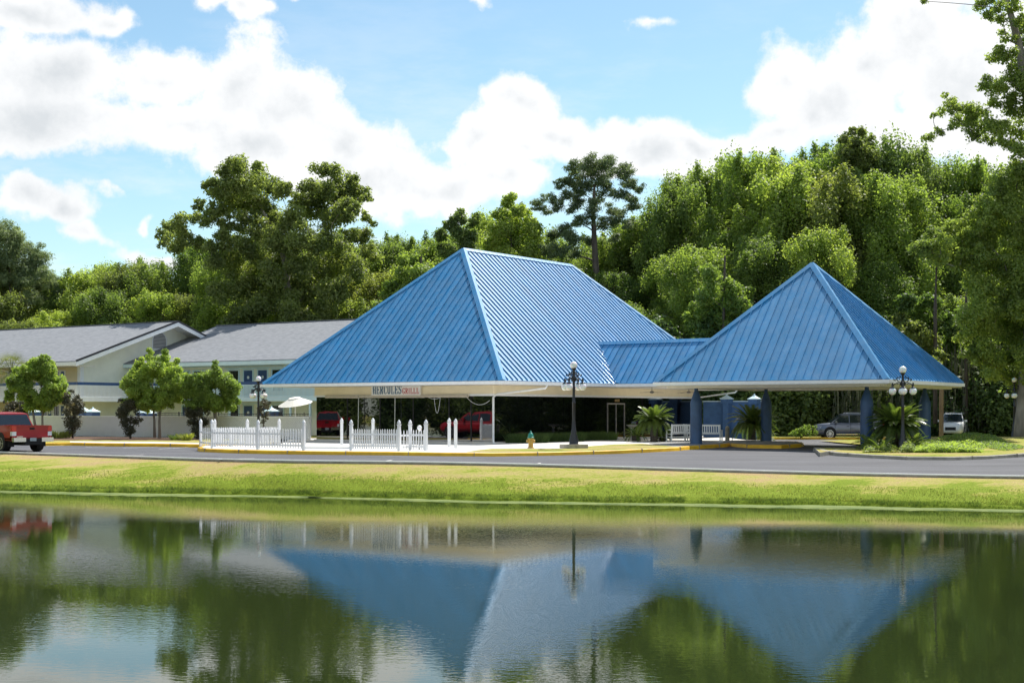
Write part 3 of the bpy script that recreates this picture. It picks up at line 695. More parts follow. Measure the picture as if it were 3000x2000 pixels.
# ------------------------------------------------------------------ restaurant
TH = R(54.5)
RW, RL = 17.7, 27.9
rest = empty('restaurant_building', (-0.5, 74.9, 0), TH - R(90), 'single storey restaurant with tall blue metal hip roof and mirrored glass walls', 'building')
# local: x along the front (A at -RW), y into depth
EZ, RZ = 3.58, 11.80
y1, y2 = 8.16, 20.2
A, B_, C_, D_ = Vector((-RW, 0, EZ)), Vector((0, 0, EZ)), Vector((0, RL, EZ)), Vector((-RW, RL, EZ))
Pk, Qk = Vector((-RW / 2, y1, RZ)), Vector((-RW / 2, y2, RZ))
roof = bpy.data.objects.new('roof', None); COL.objects.link(roof); roof.parent = rest
dz = RZ - EZ
f_up = Vector((0, y1, dz)).normalized(); s_up = Vector((-RW / 2, 0, dz)).normalized()
b_up = Vector((0, -(RL - y2), dz)).normalized(); l_up = Vector((RW / 2, 0, dz)).normalized()
SP = 0.46
roof_face(roof, A, (1, 0, 0), f_up, RW, RW / 2, RW / 2, math.hypot(y1, dz), SP)
roof_face(roof, B_, (0, 1, 0), s_up, RL, y1, RL - y2, math.hypot(RW / 2, dz), SP)
roof_face(roof, C_, (-1, 0, 0), b_up, RW, RW / 2, RW / 2, math.hypot(RL - y2, dz), SP)
roof_face(roof, D_, (0, -1, 0), l_up, RL, RL - y2, y1, math.hypot(RW / 2, dz), SP)
nF = Vector((0, -dz, y1)).normalized(); nR = Vector((dz, 0, RW / 2)).normalized(); nL = Vector((-dz, 0, RW / 2)).normalized(); nB = Vector((0, dz, RL - y2)).normalized()
cap(roof, A, Pk, nF, nL); cap(roof, B_, Pk, nF, nR); cap(roof, C_, Qk, nR, nB); cap(roof, D_, Qk, nB, nL); cap(roof, Pk, Qk, nL, nR, name='ridge_cap')
# gutters
def gutter(parent, a, c, out, z, m='white', h=0.17, w=0.15, name='gutter'):
    a, c, out = Vector(a), Vector(c), Vector(out); b = MB()
    b.beam(a + out * (w / 2 - 0.01), c + out * (w / 2 - 0.01), w, h); o = b.build(name, M[m], parent)
    return o
gz_ = EZ - 0.10
gutter(rest, (-RW - 0.12, 0, gz_), (0.12, 0, gz_), (0, -1, 0), 0); gutter(rest, (0, 0.02, gz_), (0, 11.4, gz_), (1, 0, 0), 0); gutter(rest, (0, 16.5, gz_), (0, RL + 0.1, gz_), (1, 0, 0), 0)
gutter(rest, (-RW, 0.02, gz_), (-RW, RL, gz_), (-1, 0, 0), 0); gutter(rest, (-RW, RL, gz_), (0, RL, gz_), (0, 1, 0), 0)
IN = 2.3                              # wall inset
b = MB().box((-RW / 2, RL / 2, EZ - 0.16), (RW - 0.02, RL - 0.02, 0.05)); b.build('soffit', M['soffit'], rest)
# walls (inside box dark, glass panels outside)
wx0, wx1, wy0, wy1 = -RW + 2.15, -IN + 0.0, IN, RL - IN
FB, FT = 2.92, EZ - 0.19
fl = 0.23
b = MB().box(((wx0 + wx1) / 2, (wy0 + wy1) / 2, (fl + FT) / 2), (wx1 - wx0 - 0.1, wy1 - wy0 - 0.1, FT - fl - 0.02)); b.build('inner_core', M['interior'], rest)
# fascia band (cream) : front, right, left, back
def band(x0, y0, x1, y1, out, m, z0, z1, t, name):
    b = MB(); b.beam((x0, y0, (z0 + z1) / 2), (x1, y1, (z0 + z1) / 2), t, z1 - z0); return b.build(name, M[m], rest)
for k, (a0, b0, a1, b1) in enumerate([(wx0 - 0.05, wy0, -RW + 9.3, wy0), (-RW + 9.304, wy0, wx1 - 0.5, wy0), (wx1 - 0.496, wy0, wx1 + 0.08, wy0), (wx1, wy0 + 0.082, wx1, 10.0), (wx1, 10.004, wx1, 17.5), (wx1, 17.504, wx1, wy1 + 0.08), (wx0, wy0 + 0.082, wx0, wy1 + 0.08)]):
    band(a0, b0, a1, b1, None, 'cream', FB, FT, 0.16, 'fascia_panel')
band(wx0 - 0.07, wy0 - 0.02, wx1 + 0.1, wy0 - 0.02, None, 'white', FB - 0.12, FB - 0.002, 0.20, 'trim')
band(wx1 + 0.02, wy0 + 0.09, wx1 + 0.02, wy1 + 0.1, None, 'white', FB - 0.12, FB - 0.002, 0.20, 'trim')
band(wx0 - 0.05, wy0 - 0.02, wx1 + 0.1, wy0 - 0.02, None, 'concrete', fl - 0.14, fl + 0.05, 0.22, 'sill')
band(wx1 + 0.02, wy0 + 0.09, wx1 + 0.02, wy1 + 0.1, None, 'concrete', fl - 0.14, fl + 0.05, 0.20, 'sill')
# glass panes, front
def pane(parent, x0, x1, y, z0, z1, axis='x', tilt=0.0, m='mirror', t=0.02, name='glass_pane'):
    b = MB()
    if axis == 'x': b.box((0, 0, 0), (x1 - x0 - 0.02, t, z1 - z0)); loc = ((x0 + x1) / 2, y, (z0 + z1) / 2)
    else: b.box((0, 0, 0), (t, x1 - x0 - 0.02, z1 - z0)); loc = (y, (x0 + x1) / 2, (z0 + z1) / 2)
    return b.build(name, M[m], parent, loc=loc, rot=(0, 0, tilt))
gt = FB - 0.12
ed = [wx0 + 0.05, wx0 + 2.55, wx0 + 5.1, wx0 + 7.6, wx0 + 10.2, wx1 - 1.5, wx1 - 0.03]
for i in range(6): pane(rest, ed[i], ed[i + 1], wy0 + 0.0, fl + 0.05, gt, tilt=rnd.uniform(-0.006, 0.006))
n = 10; ys_ = [wy0 + 0.05 + (wy1 - wy0 - 0.1) * i / n for i in range(n + 1)]
for i in range(n): pane(rest, ys_[i], ys_[i + 1], wx1 + 0.0, fl + 0.05, gt, axis='y', tilt=rnd.uniform(-0.006, 0.006))
for i in range(8): pane(rest, wy0 + 0.1 + i * 2.9, wy0 + 3.0 + i * 2.9, wx0, fl + 0.05, gt, axis='y')
for x in ed[1:-1]: MB().box((x, wy0 - 0.03, (fl + gt) / 2), (0.045, 0.05, gt - fl)).build('mullion', M['black_iron'], rest)
# entrance door on the right side
dx = wx1 + 0.03
for yy_ in (14.2, 15.2, 16.2): MB().box((dx, yy_, 1.35), (0.06, 0.06, 2.2)).build('door_frame', M['fan'], rest)
MB().box((dx, 15.2, 2.42), (0.06, 2.1, 0.09)).build('door_frame', M['fan'], rest)
MB().box((dx + 0.02, 15.3, 2.62), (0.02, 0.55, 0.16)).build('number_plate', M['gold'], rest)
# downspouts
b = MB(); gx, gy = wx1 + 0.18, wy0 - 0.12
b.tube([(0.07, 4.1, EZ - 0.2), (0.02, 4.0, EZ - 0.36), (gx - 0.05, gy + 0.3, FB - 0.02), (gx - 0.08, gy, FB - 0.2), (gx - 0.08, gy, fl + 0.1), (gx - 0.02, gy - 0.05, fl - 0.02), (gx + 0.25, gy - 0.25, fl - 0.06)], 0.06, 8)
b.build('downspout', M['white'], rest, smooth=True, angle=50)
b = MB(); b.tube([(0.0, RL - 0.6, EZ - 0.2), (-0.1, RL - 0.7, EZ - 0.35), (-IN + 0.1, RL - 2.2, FB - 0.05), (-IN + 0.12, RL - 2.2, 0.2)], 0.06, 8)
b.build('downspout', M['white'], rest, smooth=True, angle=50)
# rolled awnings and poles
aw = wy0 - 0.22
for (a0, a1) in ((wx0 + 1.0, wx0 + 3.65), (wx0 + 3.7, wx0 + 8.6), (wx0 + 8.65, wx0 + 11.7)):
    MB().tube([(a0, aw, gt + 0.02), (a1, aw, gt + 0.0)], 0.09, 10).build('awning_roll', M['awning'], rest, smooth=True, angle=50)
for x in (wx0 + 3.65, wx0 + 6.45): MB().tube([(x, aw - 0.05, gt), (x, aw - 0.1, 0.25)], 0.022, 6).build('awning_pole', M['alloy'], rest)
b = MB()
def cable(x0, x1, z0, z1, sag, y=aw - 0.03):
    pts = []
    for i in range(13):
        t = i / 12; pts.append((x0 + (x1 - x0) * t, y, z0 + (z1 - z0) * t - sag * 4 * t * (1 - t)))
    b.tube(pts, 0.012, 4)
cable(wx0 + 9.3, wx0 + 9.75, gt - 0.05, gt - 0.05, 0.9); cable(wx0 + 8.8, wx0 + 9.9, gt - 0.02, gt, 0.14); cable(wx1 - 1.7, wx1 - 0.05, gt, gt - 0.25, 0.35)
b.build('hanging_cable', M['white'], rest)
# connection roof between main roof and canopy
EY0, RY, EY1 = 11.35, 13.9, 16.45; cz = 6.13; ps = dz / (RW / 2)
cdz = cz - EZ; chh = math.hypot(RY - EY0, cdz)
cup = Vector((0, RY - EY0, cdz)).normalized()
def lo1(s_):      # s measured from x = -2.75
    x = -2.75 + s_
    return 0.0 if x >= 0 else (-x * ps) / cdz * chh
link_roof = bpy.data.objects.new('link_roof', None); COL.objects.link(link_roof); link_roof.parent = rest
roof_face(link_roof, (-2.75, EY0, EZ), (1, 0, 0), cup, 13.2, 0.0, 0.0, chh, 0.44, lo=lo1)
cup2 = Vector((0, -(EY1 - RY), cdz)).normalized()
roof_face(link_roof, (-2.75, EY1, EZ), (1, 0, 0), cup2, 13.2, 0.0, 0.0, chh, 0.44, lo=lo1)
cap(link_roof, (-3.2, RY, cz), (9.6, RY, cz), Vector((0, -cdz, RY - EY0)).normalized(), Vector((0, cdz, EY1 - RY)).normalized(), name='ridge_cap')
MB().box((5.0, (EY0 + EY1) / 2, EZ - 0.17), (10.0, EY1 - EY0, 0.05)).build('link_soffit', M['soffit'], rest)
gutter(rest, (0.1, EY0, gz_), (7.3, EY0, gz_), (0, -1, 0), 0); gutter(rest, (0.1, EY1, gz_), (7.2, EY1, gz_), (0, 1, 0), 0)

# ------------------------------------------------------------------ sign with its lettering
sign = empty('restaurant_sign', rest.matrix_basis @ Vector((0, 0, 0)), TH - R(90), 'white panel sign reading HERCULES GRILLL above the glass front', 'sign')
sx0, sx1, sz0, sz1, sy = 0, 0, 2.80, 3.52, wy0 - 0.22
def front_x(px, y):      # local x on plane y for an image column
    # world = base + x*e1 + y*e2
    e1 = Vector((math.cos(TH - R(90)), math.sin(TH - R(90)))); e2 = Vector((-e1.y, e1.x)); k = (px - 1500) / F
    bx, by = -0.5 + y * e2.x, 74.9 + y * e2.y
    return (k * by - bx) / (e1.x - k * e1.y)
sx0, sx1 = front_x(1090, sy), front_x(1233, sy)
sD = 80.5
def wz_at(px, py, y):
    x = front_x(px, y); e1 = Vector((math.cos(TH - R(90)), math.sin(TH - R(90)))); e2 = Vector((-e1.y, e1.x)); Y = 74.9 + x * e1.y + y * e2.y
    return CAMZ + (HOR - py) / F * Y
sz0, sz1 = wz_at(1160, 1157.5, sy), wz_at(1160, 1124.5, sy)
MB().box(((sx0 + sx1) / 2, sy, (sz0 + sz1) / 2), (sx1 - sx0, 0.12, sz1 - sz0)).build('panel', M['sign'], sign)
LET = {  # strokes in a 1 x 1 cell (wide strokes 'w', thin 't'), serifs are short bars
 'H': [((.2,0),(.2,1),'w'),((.8,0),(.8,1),'w'),((.2,.5),(.8,.5),'t'),((.02,.03),(.38,.03),'t'),((.62,.03),(.98,.03),'t'),((.02,.97),(.38,.97),'t'),((.62,.97),(.98,.97),'t')],
 'E': [((.25,0),(.25,1),'w'),((.05,.03),(.9,.03),'t'),((.05,.97),(.9,.97),'t'),((.25,.5),(.7,.5),'t'),((.88,.0),(.88,.28),'t'),((.88,.75),(.88,1),'t'),((.7,.4),(.7,.6),'t')],
 'R': [((.25,0),(.25,1),'w'),((.05,.97),(.65,.97),'t'),((.25,.5),(.65,.5),'t'),((.05,.03),(.42,.03),'t'),((.65,.97),(.82,.86),'w'),((.82,.88),(.82,.62),'w'),((.82,.62),(.65,.5),'w'),((.6,.5),(.86,.03),'w'),((.7,.03),(1,.03),'t')],
 'C': [((.2,.2),(.2,.8),'w'),((.2,.2),(.4,.03),'t'),((.4,.03),(.7,.03),'t'),((.7,.03),(.88,.2),'t'),((.2,.8),(.4,.97),'t'),((.4,.97),(.7,.97),'t'),((.7,.97),(.86,.82),'t'),((.86,.7),(.86,1),'t')],
 'U': [((.2,.2),(.2,1),'w'),((.8,.2),(.8,1),'w'),((.2,.2),(.38,.03),'w'),((.38,.03),(.62,.03),'t'),((.62,.03),(.8,.2),'w'),((.02,.97),(.38,.97),'t'),((.62,.97),(.98,.97),'t')],
 'L': [((.28,0),(.28,1),'w'),((.06,.03),(.92,.03),'t'),((.06,.97),(.5,.97),'t'),((.9,0),(.9,.3),'t')],
 'S': [((.2,.6),(.2,.82),'w'),((.2,.82),(.4,.97),'t'),((.4,.97),(.7,.97),'t'),((.7,.97),(.84,.8),'t'),((.84,.72),(.84,1),'t'),((.2,.6),(.8,.42),'w'),((.8,.42),(.8,.18),'w'),((.8,.18),(.6,.03),'t'),((.6,.03),(.35,.03),'t'),((.35,.03),(.16,.2),'t'),((.16,0),(.16,.3),'t')],
 'G': [((.2,.2),(.2,.8),'w'),((.2,.2),(.4,.03),'t'),((.4,.03),(.7,.03),'t'),((.82,.05),(.82,.42),'w'),((.6,.42),(.95,.42),'t'),((.2,.8),(.4,.97),'t'),((.4,.97),(.7,.97),'t'),((.7,.97),(.84,.82),'t'),((.84,.72),(.84,1),'t')],
 'I': [((.5,0),(.5,1),'w'),((.2,.03),(.8,.03),'t'),((.2,.97),(.8,.97),'t')]}
def word(txt, x, z, w, h, m, gap, sw, st):
    for ch in txt:
        cw = w * (0.62 if ch == 'I' else 1.0)
        b = MB(); k = 0
        for (p, q, t) in LET[ch]:
            a = Vector((x + p[0] * cw, sy - 0.07 - 0.0012 * k, z + p[1] * h)); c = Vector((x + q[0] * cw, sy - 0.07 - 0.0012 * k, z + q[1] * h)); k += 1
            wd = sw if t == 'w' else st; d = (c - a).normalized()
            b.beam(a - d * wd * 0.0, c + d * wd * 0.0, wd, 0.016, up=(0, -1, 0))
        b.build('letter', m, sign); x += cw + gap
    return x
SWd, SHt = sx1 - sx0, sz1 - sz0
word('HERCULES', sx0 + SWd * 0.03, sz0 + SHt * 0.12, SWd * 0.0665, SHt * 0.78, M['sign_blue'], SWd * 0.0095, 0.062, 0.034)
word('GRILLL', sx0 + SWd * 0.640, sz0 + SHt * 0.12, SWd * 0.053, SHt * 0.50, M['sign_red'], SWd * 0.008, 0.042, 0.024)

# ------------------------------------------------------------------ canopy (porte cochere)
TP = R(56.2); cpz = 0.08
can = empty('entrance_canopy', (17.63, 66.81, 0), TP - R(90), 'drive-through entrance canopy with blue metal pyramid roof on blue columns', 'canopy')
CW, CL, CE, CA = 12.26, 12.02, 3.47, 9.74
a_, b__, c__, d__ = Vector((-CW, 0, CE)), Vector((0, 0, CE)), Vector((0, CL, CE)), Vector((-CW, CL, CE)); ap = Vector((-CW / 2, CL / 2, CA)); cz_ = CA - CE
croof = bpy.data.objects.new('roof', None); COL.objects.link(croof); croof.parent = can
fu = Vector((0, CL / 2, cz_)); ru = Vector((-CW / 2, 0, cz_)); bu = Vector((0, -CL / 2, cz_)); lu = Vector((CW / 2, 0, cz_))
roof_face(croof, a_, (1, 0, 0), fu, CW, CW / 2, CW / 2, fu.length, 0.425)
roof_face(croof, b__, (0, 1, 0), ru, CL, CL / 2, CL / 2, ru.length, 0.425)
roof_face(croof, c__, (-1, 0, 0), bu, CW, CW / 2, CW / 2, bu.length, 0.425)
roof_face(croof, d__, (0, -1, 0), lu, CL, CL / 2, CL / 2, lu.length, 0.425)
nf, nr_, nb_, nl_ = [Vector(v).normalized() for v in ((0, -cz_, CL / 2), (cz_, 0, CW / 2), (0, cz_, CL / 2), (-cz_, 0, CW / 2))]
cap(croof, a_, ap, nf, nl_, 0.19); cap(croof, b__, ap, nf, nr_, 0.19); cap(croof, c__, ap, nr_, nb_, 0.19); cap(croof, d__, ap, nb_, nl_, 0.19)
g2 = CE - 0.10
gutter(can, (-CW - 0.1, 0, g2), (0.12, 0, g2), (0, -1, 0), 0); gutter(can, (0, 0.02, g2), (0, CL, g2), (1, 0, 0), 0); gutter(can, (-CW, 0.02, g2), (-CW, CL, g2), (-1, 0, 0), 0); gutter(can, (-CW, CL, g2), (0, CL, g2), (0, 1, 0), 0)
MB().box((-CW / 2, CL / 2, CE - 0.22), (CW - 0.04, CL - 0.04, 0.05)).build('soffit', M['soffit'], can)
for (p, q) in (((-CW + 0.5, 0.5), (-0.5, 0.5)), ((-0.5, 0.5), (-0.5, CL - 0.5)), ((-CW + 0.5, CL - 0.5), (-0.5, CL - 0.5)), ((-CW + 0.5, 0.5), (-CW + 0.5, CL - 0.5))):
    MB().beam((p[0], p[1], CE - 0.29), (q[0], q[1], CE - 0.29), 0.18, 0.09).build('soffit_beam', M['soffit'], can)
K = 1.55
for (x, y) in ((-CW + K, K), (-K, K), (-CW + K, CL - K), (-K, CL - K)):
    MB().lathe([(0.315, 0.0), (0.312, 0.02), (0.31, 2.28), (0.295, 2.36), (0.13, 2.86), (0.10, 2.92), (0.095, 3.2)], (x, y, 0.10), seg=28).build('column', M['column'], can, smooth=True, angle=35)

# wooden post right of the canopy
wp = G(2758, 1279, 0.3); wp = AT(2758, 83, 0)
MB().tube([(wp.x, wp.y, 0), (wp.x, wp.y, 3.6)], 0.13, 12).build('wooden_post', M['wood'], smooth=True, angle=40)
tag(bpy.data.objects['wooden_post'], 'plain brown round wooden post behind the right corner of the canopy', 'post')

# ceiling fans
def fan(px, D, z, spin, label):
    t = empty('ceiling_fan', AT(px, D, z), 0, label, 'ceiling fan', 'ceiling fans under the link roof')
    MB().tube([(0, 0, 0.02), (0, 0, 0.27)], 0.02, 6).build('rod', M['fan'], t)
    MB().lathe([(0.05, -0.10), (0.12, -0.06), (0.13, 0.0), (0.06, 0.05)], seg=14).build('motor', M['fan'], t, smooth=True, angle=40)
    for k in range(5):
        a = spin + k * 2 * math.pi / 5; b = MB(); b.beam((0.12 * math.cos(a), 0.12 * math.sin(a), -0.02), (0.72 * math.cos(a), 0.72 * math.sin(a), -0.05), 0.14, 0.012); b.build('fan_blade', M['blade'], t)
fan(1910, 83.5, 3.10, 0.3, 'ceiling fan nearer the corner of the restaurant, left of the first column')
fan(2018, 86, 3.12, 0.9, 'ceiling fan just left of the first blue column')

# ------------------------------------------------------------------ motel (two wings)
TM = R(56.1); ME = Vector((-15.3, 102.5)); mx, my = Vector((math.cos(TM - R(90)), math.sin(TM - R(90)))), Vector((math.cos(TM), math.sin(TM)))
def m_x(px, y):
    k = (px - 1500) / F; bx, by = ME.x + y * my.x, ME.y + y * my.y
    return (k * by - bx) / (mx.x - k * mx.y)
def m_z(px, py, y):
    x = m_x(px, y); return CAMZ + (HOR - py) / F * (ME.y + x * mx.y + y * my.y)
MZE, MZR, MD = 5.72, 9.22, 10.2; pm = (MZR - MZE) / MD
wingR = empty('motel_wing', (ME.x, ME.y, 0), TM - R(90), 'two storey motel wing with doors and balcony, just left of the blue roofed restaurant', 'motel')
wingL = empty('motel_wing', (ME.x, ME.y, 0), TM - R(90), 'motel wing whose white edged gable with an arched vent faces right', 'motel')
def slope_sheet(parent, x0, x1, ye, yr, name, t=0.12, ze=MZE, zr=MZR, m='shingle'):
    b = MB(); n = Vector((0, -(zr - ze), abs(yr - ye))); 
    b.add([(x0, ye, ze), (x1, ye, ze), (x1, yr, zr), (x0, yr, zr), (x0, ye, ze - t), (x1, ye, ze - t), (x1, yr, zr - t), (x0, yr, zr - t)],
          [(0, 1, 2, 3), (7, 6, 5, 4), (0, 4, 5, 1), (1, 5, 6, 2), (2, 6, 7, 3), (3, 7, 4, 0)])
    return b.build(name, M[m], parent)
# right wing roof, y 0..10.2..20.4
xl, xr = -18.75, 16.0
slope_sheet(wingR, xl, xr, 0, MD, 'roof'); slope_sheet(wingR, xl, xr, 2 * MD, MD, 'roof')
MB().beam((xl, MD, MZR + 0.02), (xr, MD, MZR + 0.02), 0.3, 0.05).build('ridge_cap', M['shingle'], wingR)
MB().box(((xl + xr) / 2, -0.03, MZE - 0.20), (xr - xl, 0.05, 0.27)).build('fascia', M['trim'], wingR)
MB().box(((xl + xr) / 2, 0.95, MZE - 0.33), (xr - xl - 0.1, 1.85, 0.04)).build('soffit', M['trim'], wingR)
MB().box(((xl + xr) / 2, 11.0, 2.6), (xr - xl - 0.3, 18.0, 5.2)).build('inner_wall', M['siding'], wingR)
def siding(parent, x0, x1, y, z0, z1, m, axis='x', top=None, name='siding', side=-1, pitch=0.16):
    b = MB(); n = int((z1 - z0) / pitch)
    for i in range(n + 1):
        a = z0 + i * pitch; c = min(z1, a + pitch)
        if c - a < 0.01: continue
        u0, u1 = x0, x1
        if top:
            r = top(a + 0.02)
            if r is None: continue
            u0, u1 = max(x0, r[0]), min(x1, r[1])
            if u1 - u0 < 0.05: continue
        o = 0.022 * side
        if axis == 'x': P = [(u0, y + o, a), (u1, y + o, a), (u1, y + 0.004 * side, c), (u0, y + 0.004 * side, c)]; Q = [(u0, y, a), (u1, y, a), (u1, y + o, a), (u0, y + o, a)]
        else: P = [(y + o, u0, a), (y + o, u1, a), (y + 0.004 * side, u1, c), (y + 0.004 * side, u0, c)]; Q = [(y, u0, a), (y, u1, a), (y + o, u1, a), (y + o, u0, a)]
        b.quad(*P); b.quad(*Q)
    o = b.build(name, M[m], parent); o['kind'] = 'stuff'; return o
siding(wingR, xl + 0.2, xr - 0.2, 1.92, 0.2, MZE - 0.35, 'siding')
# openings by storey
def opening(parent, x0, x1, y, z0, z1, kind, fr='trim'):
    w = 0.09; nm = 'door' if kind == 'door' else 'window'
    h = MB().box(((x0 + x1) / 2, y - 0.02, (z0 + z1) / 2), (x1 - x0, 0.05, z1 - z0)).build(nm, M['navy' if kind == 'door' else 'window'], parent)
    b = MB()
    for xx in (x0 - w / 2, x1 + w / 2): b.box((xx, y - 0.035, (z0 + z1) / 2), (w, 0.09, z1 - z0 + 0.02))
    b.box(((x0 + x1) / 2, y - 0.037, z1 + w / 2 + 0.012), (x1 - x0 + 2 * w + 0.02, 0.095, w))
    b.build('frame', M[fr], h)
    if kind == 'door':
        MB().tube([((x0 + x1) / 2, y - 0.045, z1 - 0.52), ((x0 + x1) / 2, y - 0.065, z1 - 0.52)], 0.12, 14).build('number_sign', M['white'], h)
        MB().lathe([(0.01, 0), (0.035, 0.01), (0.035, 0.05), (0.01, 0.06)], (x0 + 0.09, y - 0.09, z0 + 0.95), 8).build('handle', M['chrome'], h)
    else:
        MB().box(((x0 + x1) / 2, y - 0.05, (z0 + z1) / 2), (0.035, 0.03, z1 - z0 - 0.01)).build('sash', M['black'], h)
yw = 1.92
zf1, zf2 = 0.25, 2.93
for (p0, p1, k) in [(536, 555, 'door'), (569, 597, 'window'), (672, 700, 'window'), (716, 741, 'door'), (757.5, 784, 'door'), (799, 831, 'window')]:
    a, c = m_x(p0, yw), m_x(p1, yw)
    for (zb, zt) in ((zf1, zf1 + 2.1), (zf2, zf2 + 2.1)):
        if k == 'window': opening(wingR, a, c, yw, zb + 0.55, zt, k)
        else: opening(wingR, a, c, yw, zb, zt, k)
for (a, c, k) in [(2.2, 3.05, 'door'), (4.2, 5.0, 'window')]:
    for zb in (zf1, zf2): opening(wingR, a, c, yw, zb, zb + 2.1, k)
for z in (zf1 + 2.26, zf2 + 2.26):
    MB().box(((m_x(660, yw) + m_x(835, yw)) / 2, yw - 0.05, z + 0.03), (m_x(835, yw) - m_x(660, yw), 0.08, 0.10)).build('lintel', M['trim'], wingR)
# balcony with balusters, rail
def balcony(parent, x0, x1, y, z0, m_tr='white', wall_y=None, axis='x', skip=None):
    L_ = x1 - x0
    def bx(c, d, name, m):
        if axis == 'x': return MB().box(c, d).build(name, M[m], parent)
        return MB().box((c[1], c[0], c[2]), (d[1], d[0], d[2])).build(name, M[m], parent)
    xm = (x0 + x1) / 2
    bx((xm, y, z0 - 0.10), (L_, 0.12, 0.30), 'slab_edge', m_tr)
    bx((xm, y, z0 + 1.10), (L_, 0.09, 0.22), 'hand_rail', 'navy')
    bx((xm, y, z0 + 0.95), (L_, 0.06, 0.06), 'top_bar', m_tr); bx((xm, y, z0 + 0.10), (L_, 0.06, 0.06), 'bottom_bar', m_tr)
    b = MB(); n = int(L_ / 0.125)
    for i in range(n + 1):
        xx = x0 + L_ * i / n
        c, d = (xx, y, z0 + 0.53), (0.058, 0.04, 0.82)
        if axis != 'x': c, d = (c[1], c[0], c[2]), (d[1], d[0], d[2])
        b.box(c, d)
    o = b.build('balusters', M[m_tr], parent); o['kind'] = 'stuff'
balcony(wingR, xl + 0.1, 8.0, 0.0, zf2, 'trim')
MB().box((-5, 0.98, zf2 - 0.12), (26, 1.84, 0.14)).build('balcony_floor', M['trim'], wingR)
for px in (672, 850, 908):
    x = m_x(px, 0.0); MB().box((x, 0.02, 1.45), (0.14, 0.12, 2.6)).build('post', M['trim'], wingR)
# left wing: eave y=-6.1 ridge y=4.1 back 14.3 ; rake edge x=-17 ; gable wall x=-18.8
LE, LR, LB, RX, GX = -6.1, 4.1, 14.3, -17.0, -18.8
slope_sheet(wingL, -75, RX, LE, LR, 'roof'); slope_sheet(wingL, -75, RX, LB, LR, 'roof')
MB().beam((-75, LR, MZR + 0.02), (RX, LR, MZR + 0.02), 0.3, 0.05).build('ridge_cap', M['shingle'], wingL)
for (ya, yb) in ((LE, LR), (LB, LR)):
    b = MB(); b.add([(RX + 0.01, ya, MZE - 0.03), (RX + 0.01, yb, MZR - 0.03), (RX + 0.01, yb, MZR - 0.40), (RX + 0.01, ya, MZE - 0.40),
                     (RX + 0.07, ya, MZE - 0.03), (RX + 0.07, yb, MZR - 0.03), (RX + 0.07, yb, MZR - 0.40), (RX + 0.07, ya, MZE - 0.40)], [(0,1,2,3),(7,6,5,4),(0,4,5,1),(1,5,6,2),(2,6,7,3),(3,7,4,0)])
    b.build('rake_board', M['white'], wingL)
    b = MB(); b.beam((RX + 0.05, ya, MZE + 0.0), (RX + 0.05, yb, MZR + 0.0), 0.16, 0.05, up=(1, 0, 0)); b.build('roof_edge', M['shingle_dk'], wingL)
    s = 1 if ya < yb else -1
    b = MB(); b.quad((RX, ya, MZE - 0.14), (GX, ya, MZE - 0.14), (GX, yb, MZR - 0.14), (RX, yb, MZR - 0.14)); b.build('rake_soffit', M['white'], wingL)
MB().box(((-75 + RX) / 2, LE - 0.03, MZE - 0.20), (RX + 75, 0.05, 0.27)).build('fascia', M['white'], wingL)
MB().box(((-75 + RX) / 2, LE + 0.95, MZE - 0.33), (RX + 75 - 0.1, 1.85, 0.04)).build('soffit', M['soffit'], wingL)
wy_ = LE + 1.9
b = MB(); b.prism([(wy_ + 0.05, 0), (LB - 2, 0), (LB - 2, MZE + 0.2), (LR, MZR - 0.3), (wy_ + 0.05, MZE + 0.25)], 'x', -75, GX - 0.03); b.build('inner_wall', M['siding'], wingL)
def gt_top(z):
    if z <= MZE - 0.2: return (LE, LB)
    h = (z - (MZE - 0.15)) / pm
    return (LE + h, LB - h) if h < MD else None
siding(wingL, wy_, LB - 2, GX, 0.2, MZR - 0.3, 'siding', axis='y', top=gt_top, side=1)
siding(wingL, -60, GX, wy_ + 0.03, 0.2, MZE - 0.35, 'siding2')
MB().box((GX + 0.04, wy_ + 0.0, 2.8), (0.34, 0.34, 5.2)).build('corner_post', M['white'], wingL)
# arched louvred vent in the gable
vy0 = 3.25; vz0 = MZR - 2.15; vw, vh = 1.35, 1.28
def arch(w, h, n=10, yc=0.0, z0=0.0):
    r = w / 2; return [(yc - r, z0), (yc + r, z0)] + [(yc + r * math.cos(math.pi * i / n), z0 + h - r + r * math.sin(math.pi * i / n)) for i in range(n + 1)]
vyc = LR - 0.35
vent = MB().prism(arch(vw + 0.22, vh + 0.16, yc=vyc, z0=vz0 - 0.08), 'x', GX + 0.02, GX + 0.07).build('gable_vent', M['white'], wingL)
MB().prism(arch(vw, vh, yc=vyc, z0=vz0), 'x', GX + 0.05, GX + 0.085).build('vent_back', M['shingle'], vent)
b = MB()
for i in range(11):
    z = vz0 + 0.06 + i * 0.115; hh = z - (vz0 + vh - vw / 2); hw = vw / 2 - 0.02 if hh < 0 else math.sqrt(max(0.0, (vw / 2) ** 2 - hh * hh)) - 0.02
    if hw > 0.05: b.beam((GX + 0.10, vyc - hw, z), (GX + 0.10, vyc + hw, z), 0.05, 0.02, up=(1, 0, 1))
b.build('vent_slats', M['soffit'], vent)
balcony(wingL, -60, RX + 0.1, LE, zf2, 'white'); balcony(wingL, LE + 0.1, -0.08, RX + 0.1, zf2, 'white', axis='y')
MB().box((-39, LE + 0.98, zf2 - 0.12), (44, 1.84, 0.14)).build('balcony_floor', M['white'], wingL); MB().box((GX + 1.0, -2.2, zf2 - 0.14), (1.8, 4.0, 0.12)).build('balcony_floor', M['white'], wingL)
